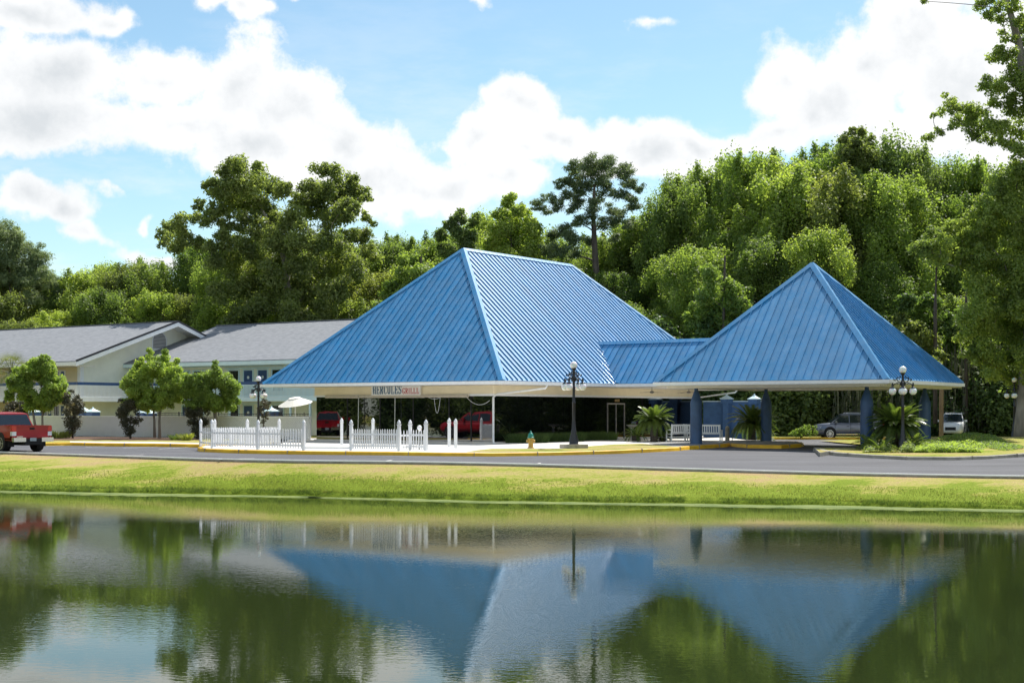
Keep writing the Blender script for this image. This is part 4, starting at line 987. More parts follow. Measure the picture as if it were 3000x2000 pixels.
for (p0, p1, k) in [(66, 78, 'window'), (118, 140, 'window'), (141, 153, 'door'), (160, 175, 'window'), (180, 190, 'door'), (20, 40, 'window')]:
    a, c = m_x(p0, wy_), m_x(p1, wy_)
    for zb in (zf1, zf2): opening(wingL, a, c, wy_, zb + (0.5 if k == 'window' else 0), zb + 2.1, k, 'white')
for x in (-21.5, -27, -33, -39): MB().box((x, LE + 0.02, 1.4), (0.14, 0.12, 2.7)).build('post', M['white'], wingL)
b = MB(); b.tube([(-19.9, LE + 0.6, MZE - 0.42), (-19.9, LE + 0.3, MZE - 0.62)], [0.10, 0.16], 10); b.box((-20.15, LE + 0.6, MZE - 0.5), (0.5, 0.1, 0.16)); b.build('flood_light', M['black_iron'], wingL)

# ------------------------------------------------------------------ white lattice wall with pillars, iron fence
lw_pts = [G(905, 1287.5, CH), G(600, 1283, CH), G(240, 1278.5, CH), G(88, 1276, CH)]
lw_pts = [Vector((p.x, p.y, 0)) for p in lw_pts]
lwall = empty('lattice_wall', (lw_pts[0].x, lw_pts[0].y, CH), 0, 'long low white wall faced with diamond lattice in front of the motel', 'wall')
LWH = 1.42
for i in range(3):
    a, c = lw_pts[i] - lw_pts[0], lw_pts[i + 1] - lw_pts[0]; L_ = (c - a).length; ang = math.atan2((c - a).y, (c - a).x)
    sec = bpy.data.objects.new('wall_section', None); COL.objects.link(sec); sec.parent = lwall; sec.location = a; sec.rotation_euler = (0, 0, ang)
    nrm = 1 if (Matrix.Rotation(ang, 3, 'Z') @ Vector((0, 1, 0))).y < 0 else -1
    MB().box((L_ / 2, -nrm * 0.16, LWH / 2 - 0.03), (L_, 0.10, LWH)).build('wall_panel', M['white'], sec)
    MB().box((L_ / 2, -nrm * 0.06, LWH + 0.0), (L_ + 0.1, 0.22, 0.07)).build('coping', M['bright_white'], sec)
    b = MB(); s_ = 0.17
    n = int((L_ + LWH) / s_)
    for k in range(n + 1):
        for sg in (1, -1):
            x0 = -LWH + k * s_ if sg > 0 else k * s_; z0, z1 = 0.02, LWH - 0.04; x1 = x0 + sg * (z1 - z0)
            xa, xb, za, zb = x0, x1, z0, z1
            lo_, hi_ = 0.0, L_
            if xa > xb: xa, xb, za, zb = xb, xa, zb, za
            if xb <= lo_ or xa >= hi_: continue
            if xa < lo_: za += (zb - za) * (lo_ - xa) / (xb - xa); xa = lo_
            if xb > hi_: zb = za + (zb - za) * (hi_ - xa) / (xb - xa); xb = hi_
            if abs(xb - xa) < 0.03: continue
            b.beam((xa, nrm * (0.03 + (0.012 if sg > 0 else 0)), za), (xb, nrm * (0.03 + (0.012 if sg > 0 else 0)), zb), 0.012, 0.045, up=(0, 0, 1))
    o = b.build('lattice', M['bright_white'], sec); o['kind'] = 'stuff'
# shaded face plate behind lattice: leave depth only
def pillar(px, D, top, w=0.62, label='', body='white', capm='navy', group=None):
    t = empty('gate_pillar', AT(px, D, 0.1), TM - R(90), label, 'pillar', group)
    h = top - 0.1
    MB().box((0, 0, (h - 0.65) / 2), (w * 0.75, w * 0.75, h - 0.65)).build('shaft', M[body], t)
    MB().box((0, 0, h - 0.52), (w * 1.15, w * 1.15, 0.30)).build('collar', M[capm], t)
    MB().box((0, 0, h - 0.35), (w * 1.30, w * 1.30, 0.06)).build('cap_edge', M['trim'], t)
    MB().lathe([(w * 0.86, 0), (w * 0.40, 0.12), (w * 0.16, 0.20), (0.02, 0.34)], (0, 0, h - 0.32), 4, rot=R(45)).build('cap', M['trim'], t)
    return t
pillar(246, 104, 2.3, label='white pillar with blue collar behind the lattice wall, left of the twin dark shrubs'); pillar(272, 103, 2.25, label='blue collared white pillar beside the first, right one of that pair, behind the lattice wall')
pillar(419, 101, 2.2, label='blue capped pillar seen between the leaves of the largest round tree'); pillar(438, 101, 2.15, label='blue capped pillar directly behind the twin trunks of the largest round tree')
pillar(101, 105, 2.25, label='blue capped pillar behind the leftmost round tree, above the pickup tailgate')
pillar(795, 99, 2.3, label='blue capped pillar behind the slim shrub, under the canvas umbrella edge')
# black iron fence
def iron_fence(p0, p1, D0, D1, h, z, label):
    a, c = AT(p0, D0, z), AT(p1, D1, z); t = empty('iron_fence', a, 0, label, 'fence'); v = c - a; L_ = v.length; d = v / L_
    b = MB()
    for zz in (0.12, h - 0.18, h - 0.03): b.beam(Vector((0, 0, zz)), v + Vector((0, 0, zz)), 0.035, 0.035)
    b.build('rails', M['black_iron'], t)
    n = int(L_ / 0.13); b = MB()
    for i in range(n + 1): p = d * (L_ * i / n); b.box((p.x, p.y, h / 2), (0.022, 0.022, h))
    o = b.build('bars', M['black_iron'], t); o['kind'] = 'stuff'
    for i in range(int(L_ / 2.4) + 1): p = d * (2.4 * i); MB().box((p.x, p.y, h / 2 + 0.03), (0.07, 0.07, h + 0.06)).build('post', M['black_iron'], t)
iron_fence(448, 548, 101, 99.5, 1.5, 0.35, 'black iron bar fence behind the round trees left of the street lamp')
iron_fence(640, 905, 98, 94.5, 1.45, 0.35, 'black iron bar fence behind the lattice wall under the canvas umbrella')
# flowering low plants etc come later

# parasol
t = empty('patio_umbrella', AT(865, 95, 0.2), 0, 'tilted cream canvas patio umbrella behind the black iron fence', 'umbrella')
b = MB(); n = 16
prof = [(0.03, 0.46), (0.40, 0.40), (0.44, 0.33), (1.16, -0.02)]
b.lathe(prof[::-1], seg=n); o = b.build('canopy', M['canvas'], t, loc=(0, 0, 2.25), rot=(R(10), R(-7), 0)); 
MB().tube([(0.0, 0, 0), (0.0, 0, 2.5)], 0.03, 8).build('pole', M['white'], t)
# loungers/furniture glimpses: dark blue stacked loungers
def lounger(px, D, label):
    t = empty('pool_lounger', AT(px, D, 0.3), R(20), label, 'lounger'); 
    MB().box((0, 0, 0.38), (1.3, 0.6, 0.06)).build('seat', M['navy'], t)
    b = MB(); b.beam((0.6, 0, 0.4), (1.15, 0, 1.0), 0.6, 0.05); b.build('backrest', M['navy'], t)
    for x in (-0.55, 0.5):
        for y in (-0.25, 0.25): MB().box((x, y, 0.18), (0.05, 0.05, 0.36)).build('leg', M['white'], t)
lounger(612, 99.5, 'navy pool lounger with raised backrest behind the small round tree'); lounger(820, 97, 'navy pool lounger with raised backrest left of the umbrella pole')

# ------------------------------------------------------------------ picket fence
FZ = CH + 0.07
post_me = MB().box((0, 0, 0.58), (0.125, 0.125, 1.16)).mesh('fence_post', M['fence_white'])
cap_me = MB().box((0, 0, 0.0), (0.17, 0.17, 0.03)).lathe([(0.05, 0.015), (0.085, 0.06), (0.09, 0.10), (0.06, 0.16), (0.012, 0.23)], (0, 0, 0), 8).mesh('post_cap', M['fence_white'], True, 40)
pick_me = MB().prism([(-0.028, 0), (0.028, 0), (0.028, 0.90), (0.0, 0.97), (-0.028, 0.90)], 'y', -0.012, 0.012).mesh('picket', M['fence_white'])
def fpost(parent, p, h=1.16, w=1.0, cap_=True):
    o = link('post', post_me, parent, loc=p, scale=(w, w, h / 1.16))
    if cap_: link('post_cap', cap_me, o, loc=(0, 0, 1.175), scale=(1, 1, 1.16 / h))
    return o
def fence_panel(label, p0, p1, z0=0.07, n=None, solid=1.0, rail_only=False, low=0.0, end_posts=(True, True), w_pick=1.0, group='picket fence panels around the patio'):
    a = Vector((p0.x, p0.y, gz(p0.x, p0.y) + CH)); c = Vector((p1.x, p1.y, gz(p1.x, p1.y) + CH)); v = c - a; L_ = v.length
    t = empty('picket_fence', a, math.atan2(v.y, v.x), label, 'picket fence', group)
    if end_posts[0]: fpost(t, (0, 0, 0))
    if end_posts[1]: fpost(t, (L_, 0, 0))
    zs = (0.12,) if rail_only else (0.22 - low, 0.74 - low)
    for z in zs: MB().box((L_ / 2, 0, z), (L_ - 0.10, 0.04, 0.085)).build('rail', M['fence_white'], t)
    if rail_only: return t
    n = n or max(2, int(L_ / 0.115))
    for i in range(n): link('picket', pick_me, t, loc=(0.12 + (L_ - 0.24) * i / (n - 1) + rnd.uniform(-.006, .006), -0.035, 0.08 - low + rnd.uniform(-.008, .008)), scale=(w_pick, 1, 0.93), rot=(0, rnd.uniform(-.02, .02), 0))
    return t
W2 = lambda x, y: G(x, y, CH)
pA, pB, pC, pD = W2(588, 1308), W2(621, 1312), W2(756, 1316), W2(890, 1318.5)
pE, pF_, pG_ = W2(629, 1307), W2(724.5, 1305.5), W2(817.6, 1303)
fence_panel('short picket panel at the left corner of the patio, edge on to the road', pA, pB, n=7)
fence_panel('front picket panel nearest the left corner of the patio', pB, pC, n=18, end_posts=(False, True))
fence_panel('front picket panel right of the second front post, before the umbrella', pC, pD, n=17, end_posts=(False, True))
fence_panel('rear picket panel of the left enclosure, left of the square stub post', pE, pF_, w_pick=1.5)
fence_panel('rear picket panel of the left enclosure, ending by the street lamp shrub', pF_, pG_, end_posts=(False, True), w_pick=1.4)
fence_panel('single low white rail closing the gap between the two picket enclosures', pD, W2(1028.6, 1319), rail_only=True, end_posts=(False, False))
pH, pI, pJ, pK = W2(1028.6, 1319), W2(1169, 1320.5), W2(1201.7, 1317.5), W2(1248, 1320)
fence_panel('longest front picket panel before the glass wall with the sign', pH, pI, n=20)
fence_panel('short picket gate panel left of the third white post, just right of the longest panel', pI, pJ, n=4, end_posts=(False, True), low=0.05)
fence_panel('short picket gate panel at the right end of the fence', pJ, pK, n=6, end_posts=(False, True), low=0.05)
def lone_post(px, py, label, h=1.16, w=1.0, cap_=True):
    p = W2(px, py); t = empty('fence_post', p, R(20), label, 'post', 'free standing white posts on the patio'); fpost(t, (0, 0, 0), h, w, cap_)
lone_post(676, 1306, 'short square white stub post without a cap in the left enclosure', 0.95, 1.5, False)
lone_post(1001, 1303.5, 'white capped post standing alone left of the longest picket panel, nearer the glass')
lone_post(1092.7, 1306, 'white capped post standing behind the middle of the longest picket panel')
lone_post(1316, 1309, 'left one of the two white posts standing by themselves right of the fence')
lone_post(1335, 1313, 'right one of the two white posts standing by themselves, nearer the kerb')
t = empty('garden_light', W2(1229, 1317), 0, 'small white globe light on a stem behind the short gate panel', 'garden light')
MB().tube([(0, 0, 0), (0, 0, 0.86)], 0.018, 6).build('stem', M['black_iron'], t); MB().lathe([(0.03, 0), (0.10, 0.12), (0.11, 0.2), (0.07, 0.27), (0.01, 0.29)], (0, 0, 0.84), 12).build('globe', M['globe'], t, smooth=True)

# ------------------------------------------------------------------ street lamps
def sphere_prof(r, n=12): return [(r * math.sin(math.pi * i / n) + 0.0005, -r * math.cos(math.pi * i / n)) for i in range(n + 1)]
glob_me = MB().lathe(sphere_prof(0.165), seg=20).mesh('globe', M['globe'], True)
post_prof = [(0.24, 0.0), (0.24, 0.06), (0.20, 0.10), (0.21, 0.30), (0.17, 0.38), (0.175, 0.42), (0.12, 0.55), (0.13, 0.62), (0.115, 0.68), (0.095, 0.72), (0.075, 1.2), (0.07, 1.9), (0.085, 1.93), (0.06, 1.97), (0.06, 2.55), (0.08, 2.6), (0.055, 2.65), (0.055, 2.85), (0.09, 2.95), (0.10, 3.05), (0.06, 3.15), (0.05, 3.35), (0.10, 3.42), (0.12, 3.46)]
lpost_me = MB().lathe(post_prof, seg=16).mesh('lamp_post', M['black_iron'], True, 50)
def arm_mesh():
    b = MB(); pts = []
    for i in range(14):
        t = i / 13; a = -0.5 + 2.6 * t; pts.append((0.05 + 0.40 * t, 0, 2.86 + 0.20 * math.sin(math.pi * t * 1.15) + 0.05 * math.sin(t * 9)))
    b.tube(pts, 0.022, 6)
    for (cx, cz, r, a0, a1) in ((0.18, 3.18, 0.09, -1.5, 3.4), (0.30, 3.12, 0.07, 3.5, -1.0), (0.16, 2.92, 0.08, 0.4, 5.0)):
        b.tube([(cx + r * (1 - i / 20) * math.cos(a0 + (a1 - a0) * i / 12), 0, cz + r * (1 - i / 20) * math.sin(a0 + (a1 - a0) * i / 12)) for i in range(13)], 0.018, 5)
    b.tube([(0.45, 0, 3.02), (0.45, 0, 2.86)], [0.03, 0.05], 8); b.lathe([(0.05, 2.84), (0.10, 2.80), (0.11, 2.76)], (0.45, 0, 0), 10)
    for (x, z) in ((0.12, 3.28), (0.24, 3.22), (0.38, 3.15)): b.lathe([(0.012, -0.03), (0.035, 0), (0.012, 0.05)], (x, 0, z), 6)
    return b.mesh('lamp_arm', M['black_iron'], True, 50)
arm_me = arm_mesh()
def lamp(loc, rz, label, sc=1.0, ped=False, tone=None):
    t = empty('street_lamp', loc, rz, label, 'street lamp', 'black five globe street lamps'); t.scale = (sc,) * 3
    link('lamp_post', lpost_me, t); link('globe', glob_me, t, loc=(0, 0, 3.60))
    for k in range(4):
        a = R(45 + 90 * k); ar = link('lamp_arm', arm_me, t, rot=(0, 0, a)); link('globe', glob_me, ar, loc=(0.45, 0, 2.63))
    if ped: MB().box((0, 0, -0.02), (0.95, 0.95, 0.18)).build('pedestal', M['old_concrete'], t, rot=(0, 0, R(10)))
p = G(1681, 1305.5, CH + 0.1); lamp(p, R(15), 'black lamp with five white globes on a square stone pedestal, before the restaurant', 1.06, True)
p = AT(757, 86, 0.16); lamp(p, R(2), 'black lamp with five white globes rising behind the left picket enclosure', 1.04)
p = AT(2645, 66, 0.18); lamp(p, R(33), 'black lamp with five white globes in front of the largest cycad', 1.03)
p = AT(2972, 86, 0.35); lamp(p, R(28), 'black lamp with five white globes beside the big trunk at the far right', 0.97)

# ------------------------------------------------------------------ hydrant
t = empty('fire_hydrant', G(1555, 1312.5, CH + 0.01), R(12), 'yellow fire hydrant with green bonnet on the pavement by the lawn strip', 'fire hydrant')
MB().lathe([(0.17, 0), (0.17, 0.04), (0.12, 0.05), (0.11, 0.40), (0.15, 0.42), (0.15, 0.47), (0.12, 0.48)], seg=16).build('barrel', M['hyd_yellow'], t, smooth=True, angle=35)
MB().lathe([(0.155, 0.475), (0.16, 0.52), (0.13, 0.55), (0.125, 0.62), (0.09, 0.70), (0.035, 0.74), (0.035, 0.80), (0.01, 0.83)], seg=16).build('bonnet', M['hyd_green'], t, smooth=True, angle=35)
MB().tube([(-0.20, 0, 0.34), (-0.11, 0, 0.34)], [0.065, 0.06], 10).build('side_nozzle', M['hyd_yellow'], t, smooth=True, angle=40); MB().tube([(0.11, 0, 0.34), (0.20, 0, 0.34)], [0.06, 0.065], 10).build('side_nozzle', M['hyd_yellow'], t, smooth=True, angle=40)
MB().tube([(0, -0.10, 0.28), (0, -0.21, 0.28)], [0.085, 0.09], 12).build('front_nozzle', M['hyd_yellow'], t, smooth=True, angle=40)

# ------------------------------------------------------------------ benches, bird bath, bollard, blue wall
def bench(loc, rz, label, Lb=1.45, chair=False):
    t = empty('garden_chair' if chair else 'garden_bench', loc, rz, label, 'chair' if chair else 'bench')
    for i in range(4): MB().box((0, -0.05 + i * 0.12 - 0.12, 0.44), (Lb, 0.09, 0.025)).build('seat_slat', M['fence_white'], t)
    for x in (-Lb / 2 + 0.04, Lb / 2 - 0.04):
        MB().box((x, -0.24, 0.32), (0.06, 0.06, 0.64)).build('leg', M['fence_white'], t); b = MB(); b.beam((x, 0.26, 0), (x, 0.34, 0.98), 0.06, 0.06, up=(0, 1, 0)); b.build('leg', M['fence_white'], t)
        MB().box((x, 0.0, 0.665), (0.08, 0.60, 0.035)).build('armrest', M['fence_white'], t)
    MB().box((0, 0.335, 0.93), (Lb - 0.07, 0.035, 0.09)).build('back_rail', M['fence_white'], t); MB().box((0, 0.29, 0.52), (Lb - 0.07, 0.035, 0.07)).build('back_rail', M['fence_white'], t)
    n = int(Lb / 0.13)
    for i in range(n): b = MB(); x = -Lb / 2 + 0.12 + (Lb - 0.24) * i / (n - 1); b.beam((x, 0.295, 0.54), (x, 0.33, 0.90), 0.055, 0.018, up=(0, 1, 0)); b.build('back_slat', M['fence_white'], t)
bench(G(1987, 1293.5, CH), R(205), 'white slatted bench seen from behind, right of the cycad by the restaurant wall', 1.3)
bench(G(2024, 1292, CH), R(100), 'white slatted armchair half hidden by the first blue column', 0.62, True)
bench(G(2078, 1295, CH), R(160), 'white slatted bench right of the first blue column', 1.4)
t = empty('bird_bath', G(1852, 1288, CH), 0, 'pale cast stone bird bath between the restaurant door and the first cycad', 'bird bath')
MB().lathe([(0.26, 0), (0.26, 0.06), (0.18, 0.12), (0.10, 0.2), (0.085, 0.65), (0.12, 0.74)], seg=16).build('pedestal', M['stone'], t, smooth=True, angle=40)
MB().lathe([(0.10, 0.74), (0.32, 0.84), (0.36, 0.90), (0.34, 0.90), (0.25, 0.86), (0.02, 0.85)], seg=20).build('bowl', M['stone'], t, smooth=True, angle=40)
tag(MB().lathe([(0.13, 0), (0.13, 0.72), (0.11, 0.80), (0.05, 0.85), (0.01, 0.86)], seg=14).build('bollard', M['old_concrete'], smooth=True, angle=40, loc=G(2131, 1290, CH)), 'round topped stone bollard left of the cycad under the canopy', 'bollard')
bw = empty('blue_screen_wall', AT(2145, 97, 0.1), R(-8), 'blue rendered screen wall behind the canopy columns', 'wall')
MB().box((0.0, 0, 1.25), (3.9, 0.25, 2.5)).build('wall_panel', M['bluewall'], bw); MB().box((0.0, 0, 2.53), (4.0, 0.32, 0.06)).build('coping', M['trim'], bw)
for (px, lb, D) in ((2129, 'blue pillar with white pointed cap on the blue wall, left of its twin', 96.6), (2210, 'blue pillar with white pointed cap at the right end of the blue wall', 95.9)):
    pillar(px, D, 3.15 if px < 2200 else 3.12, 0.55, lb, 'bluewall', 'bluewall')

# ------------------------------------------------------------------ vehicles
def wheel(parent, x, y, r, w, out, rim='alloy', spokes=10):
    t = bpy.data.objects.new('wheel', None); COL.objects.link(t); t.parent = parent; t.location = (x, y, r)
    MB().tube([(0, -w / 2, 0), (0, -w / 2 + 0.03, 0), (0, w / 2 - 0.03, 0), (0, w / 2, 0)], [r * 0.94, r, r, r * 0.94], 28).build('tyre', M['rubber'], t, smooth=True, angle=40)
    b = MB(); yo = out * (w / 2 + 0.012)
    R_ = r * 0.68; n = 24
    for k in range(n):
        a0, a1 = 2 * math.pi * k / n, 2 * math.pi * (k + 1) / n
        b.quad((R_ * math.cos(a0), yo, R_ * math.sin(a0)), (R_ * math.cos(a1), yo, R_ * math.sin(a1)), (R_ * 0.88 * math.cos(a1), yo * 1.01, R_ * 0.88 * math.sin(a1)), (R_ * 0.88 * math.cos(a0), yo * 1.01, R_ * 0.88 * math.sin(a0)))
    for k in range(spokes):
        a = 2 * math.pi * k / spokes; b.beam((0.02 * math.cos(a), yo, 0.02 * math.sin(a)), (R_ * 0.93 * math.cos(a), yo, R_ * 0.93 * math.sin(a)), 0.035, 0.02, up=(0, 1, 0))
    b.tube([(0, yo - out * 0.01, 0), (0, yo + out * 0.02, 0)], 0.055, 12)
    b.build('rim', M[rim], t)
    MB().tube([(0, out * (w / 2 - 0.02), 0), (0, out * (w / 2 + 0.003), 0)], R_, 24).build('wheel_face', M['black'], t)
def loft(sections, closed_ends=True):
    b = MB(); n = len(sections[0])
    for s in sections: b.v += s
    for i in range(len(sections) - 1):
        for k in range(n):
            a, c = i * n + k, i * n + (k + 1) % n; b.f.append((a, c, c + n, a + n))
    b.f.append(tuple(range(n))[::-1]); b.f.append(tuple((len(sections) - 1) * n + k for k in range(n)))
    return b
def body_sections(xs, zb, zs, hw, belt_in=0.93):
    out = []
    for x, b0, z1, w in zip(xs, zb, zs, hw):
        h = z1 - b0
        half = [(0, b0), (w * 0.82, b0), (w * 0.97, b0 + h * 0.12), (w, b0 + h * 0.35), (w * 0.99, b0 + h * 0.62), (w * 0.955, b0 + h * 0.86), (w * 0.86, b0 + h * 0.985), (w * 0.45, z1 + 0.01), (0, z1 + 0.015)]
        pts = [(x, y, z) for y, z in half] + [(x, -y, z) for y, z in half[-2:0:-1]]
        out.append(pts)
    return out
def greenhouse(parent, P0, P1, w0, w1, paint, glass='carglass', side_panes=(), name='cabin', ends=True):
    """P0: bottom outline (x0,x1,z), P1: roof outline (x0,x1,z): x0 front"""
    b = MB(); (fx, rx, z0), (ft, rt, z1) = P0, P1
    m1, m2 = ft - (ft - rt) * 0.3, ft - (ft - rt) * 0.7
    secs = []
    def ring(x, z, w): return [(x, w, z)]
    v = []
    # profile points round the side: bottom front, bottom rear, top rear, top mid rear, top mid front, top front
    side = [(fx, z0, w0), (rx, z0, w0), (rt, z1 - 0.05, w1), (m2, z1, w1), (m1, z1, w1), (ft, z1 - 0.04, w1)]
    L_ = [(x, w, z) for x, z, w in side]; Rr = [(x, -w, z) for x, z, w in side]
    crown = 0.04
    b.v = L_ + Rr + [(m2, 0, z1 + crown), (m1, 0, z1 + crown), (ft + 0.0, 0, z1 - 0.02), (rt, 0, z1 - 0.03)]
    b.f = [(0, 1, 2, 3, 4, 5), (11, 10, 9, 8, 7, 6), (0, 5, 14, 11, 6), (1, 7, 8, 15, 2), (2, 15, 12, 3), (8, 9, 12, 15), (3, 12, 13, 4), (9, 10, 13, 12), (4, 13, 14, 5), (10, 11, 14, 13), (0, 6, 7, 1)]
    cabin = b.build(name, M[paint], parent, smooth=True, angle=28)
    def on_side(x, u, s):     # u 0..1 height
        w = w0 + (w1 - w0) * u; return (x, s * (w + 0.012), z0 + (z1 - 0.05 - z0) * u)
    for s in (1, -1):
        for poly in side_panes:
            q = MB().quad(*[on_side(x, u, s) for x, u in poly]); q.build('side_window', M[glass], parent)
    def lerp(a, c, t): return a + (c - a) * t
    for (xb, xt, nm, o) in ((fx, ft, 'windscreen', 0.014), (rx, rt, 'rear_window', -0.014)):
        if nm == 'rear_window' and not ends: continue
        P = []
        for (t, sg) in ((0.06, 1), (0.06, -1), (0.9, -1), (0.9, 1)):
            w = lerp(w0, w1, t) * 0.93; P.append((lerp(xb, xt, t) + o, sg * w, lerp(z0, z1 - 0.04, t) + 0.006))
        MB().quad(*P).build(nm, M[glass], parent)
    return cabin
def suv(loc, rz, paint, label, group=None):
    t = empty('parked_suv', loc, rz, label, 'car', group)
    xs = [2.40, 2.34, 2.2, 1.9, 1.5, 1.05, 0.6, 0, -0.6, -1.2, -1.7, -2.1, -2.28, -2.36]
    zb = [0.48, 0.34, 0.27, 0.26, 0.27, 0.27, 0.27, 0.27, 0.27, 0.27, 0.28, 0.32, 0.40, 0.5]
    zs = [0.72, 0.90, 0.98, 1.03, 1.06, 1.09, 1.10, 1.11, 1.12, 1.13, 1.14, 1.13, 1.10, 1.02]
    hw = [0.62, 0.76, 0.85, 0.92, 0.94, 0.94, 0.94, 0.94, 0.94, 0.94, 0.93, 0.90, 0.86, 0.80]
    loft(body_sections(xs, zb, zs, hw)).build('body', M[paint], t, smooth=True, angle=50)
    sp_ = [[(1.2, .10), (0.1, .06), (0.1, .92), (0.5, .92), (0.66, .84)], [(0.03, .06), (-0.95, .10), (-0.88, .90), (0.03, .93)], [(-1.01, .11), (-1.9, .32), (-1.5, .70), (-0.95, .88)]]
    greenhouse(t, (1.38, -2.26, 1.04), (0.50, -1.72, 1.70), 0.88, 0.66, paint, side_panes=sp_)
    for x in (1.40, -1.34):
        for s in (1, -1):
            MB().tube([(x, s * 0.74, 0.40), (x, s * 0.952, 0.40)], [0.43, 0.43], 26).build('wheel_arch', M['black'], t); wheel(t, x, s * 0.845, 0.365, 0.23, s)
    for s in (1, -1):
        MB().box((0.02, s * 0.945, 0.33), (1.9, 0.03, 0.05)).build('sill_trim', M['chrome'], t)
        b = MB(); b.tube([(0.25, s * 0.60, 1.70), (0.1, s * 0.61, 1.735), (-1.1, s * 0.60, 1.73), (-1.3, s * 0.58, 1.68)], 0.018, 6); b.build('roof_rail', M['alloy'], t)
        b = MB(); b.box((1.0, s * 1.0, 1.14), (0.13, 0.20, 0.14)); b.build('mirror', M[paint], t)
        for x in (0.18, -0.86): MB().box((x, s * 0.945, 0.86), (0.17, 0.03, 0.03)).build('door_handle', M['black'], t)
        for x in (0.55 + 0.5, 0.0, -1.0): MB().box((x, s * 0.937, 0.72), (0.012, 0.02, 0.62)).build('door_seam', M['black'], t)
        b = MB(); b.add([(2.05, s * 0.885, 0.74), (2.33, s * 0.70, 0.72), (2.30, s * 0.66, 0.86), (1.95, s * 0.87, 0.90)], [(0, 1, 2, 3)]); b.build('headlight', M['lamp_clear'], t)
        MB().box((-2.27, s * 0.76, 0.98), (0.12, 0.20, 0.20)).build('tail_light', M['lamp_red'], t)
    MB().box((2.375, 0, 0.60), (0.06, 0.8, 0.22)).build('grille', M['black'], t)
    return t
# forward direction of the grey SUV: towards the left of the frame
suv(Vector((23.55, 99.6, 0.0)), R(176), 'silver', 'grey SUV parked facing left behind the canopy, between two blue columns').scale = (1, 1, 1.06)
def front_car(loc, rz, paint, label):
    return suv(loc, rz, paint, label)
cw = suv(Vector((32.0, 103.0, 0.10)), R(-113), 'carwhite', 'white off-road car facing the viewer, partly behind the round wooden post'); cw.scale = (0.95, 0.92, 1.02)

def pickup(loc, rz, label):
    t = empty('pickup_truck', loc, rz, label, 'pickup truck')
    # origin under rear axle, +x forward
    xs = [4.62, 4.55, 4.3, 3.6, 3.0, 2.2, 1.0, 0.55, 0.50]; zb = [.62, .46, .42, .42, .44, .46, .46, .46, .46]
    zs = [.9, 1.06, 1.16, 1.22, 1.24, 1.26, 1.28, 1.28, 1.28]; hw = [.78, .9, .97, 1.0, 1.0, 1.0, 1.0, 1.0, 1.0]
    loft(body_sections(xs, zb, zs, hw)).build('cab_body', M['red'], t, smooth=True, angle=50)
    greenhouse(t, (3.15, 0.62, 1.22), (2.35, 0.86, 1.90), 0.95, 0.72, 'red', side_panes=[[(2.95, .12), (1.95, .08), (1.95, .90), (2.35, .88)], [(1.88, .08), (0.98, .08), (1.02, .86), (1.88, .90)]])
    b = MB()
    for s in (1, -1):
        b.box((-0.35, s * 0.955, 0.93), (1.70, 0.09, 0.70))
        b.box((-0.35, s * 0.985, 0.62), (1.70, 0.03, 0.12))
    b.box((-0.35, 0, 0.66), (1.66, 1.82, 0.1)); b.box((0.44, 0, 0.95), (0.06, 1.84, 0.62)); b.build('bed', M['red'], t)
    MB().box((-1.225, 0, 0.985), (0.07, 1.66, 0.60)).build('tailgate', M['red'], t)
    MB().box((-1.265, 0, 1.255), (0.03, 1.70, 0.06)).build('tailgate_lip', M['red'], t)
    MB().box((-1.275, 0.0, 1.13), (0.03, 0.24, 0.085)).build('tailgate_handle', M['black'], t)
    MB().box((-1.265, 0.62, 0.745), (0.01, 0.30, 0.04)).build('badge', M['chrome'], t)
    for s in (1, -1):
        MB().box((-1.16, s * 0.90, 1.13), (0.22, 0.21, 0.26)).build('tail_light', M['lamp_red'], t)
        MB().box((-1.162, s * 0.90, 0.885), (0.22, 0.205, 0.20)).build('reverse_light', M['lamp_clear'], t)
        MB().box((-1.14, s * 0.95, 0.66), (0.2, 0.10, 0.24)).build('rear_corner', M['red'], t)
        b = MB(); b.box((-1.36, s * 0.70, 0.60), (0.22, 0.60, 0.20)); b.build('bumper_end', M['chrome'], t)
        MB().box((-0.7, s * 0.80, 0.42), (0.04, 0.30, 0.34)).build('mud_flap', M['black'], t)
    MB().box((-1.33, 0, 0.56), (0.18, 0.82, 0.15)).build('bumper_step', M['black'], t)
    MB().box((-1.43, 0.02, 0.61), (0.012, 0.32, 0.16)).build('licence_plate', M['plate'], t)
    MB().box((-1.30, 0, 0.42), (0.30, 0.85, 0.10)).build('tow_bar', M['black'], t)
    MB().box((1.5, 0, 0.40), (5.4, 0.9, 0.16)).build('chassis', M['black'], t)
    MB().tube([(0, -0.8, 0.40), (0, 0.8, 0.40)], 0.09, 8).build('rear_axle', M['black'], t)
    for x in (0, 3.75):
        for s in (1, -1):
            MB().tube([(x, s * 0.66, 0.48), (x, s * 1.012, 0.48)], 0.47, 26).build('wheel_arch', M['black'], t); wheel(t, x, s * 0.87, 0.41, 0.27, s, spokes=6)
    for s in (1, -1): MB().box((2.55, s * 1.08, 1.34), (0.12, 0.2, 0.26)).build('mirror', M['red'], t)
    return t
TA = math.atan2(0.72, -0.69)
tr = pickup(Vector((-24.05, 69.6, 0.0)), TA, 'dark red pickup truck driving off to the left with its tailgate towards the pond')
tr2 = copy_tree(tr); tr2.location = (-35.3, 80.0, 0.0); tr2.rotation_euler = (0, 0, R(195)); tr2['label'] = 'second red pickup, mirrored in the leftmost pane of the glass front'

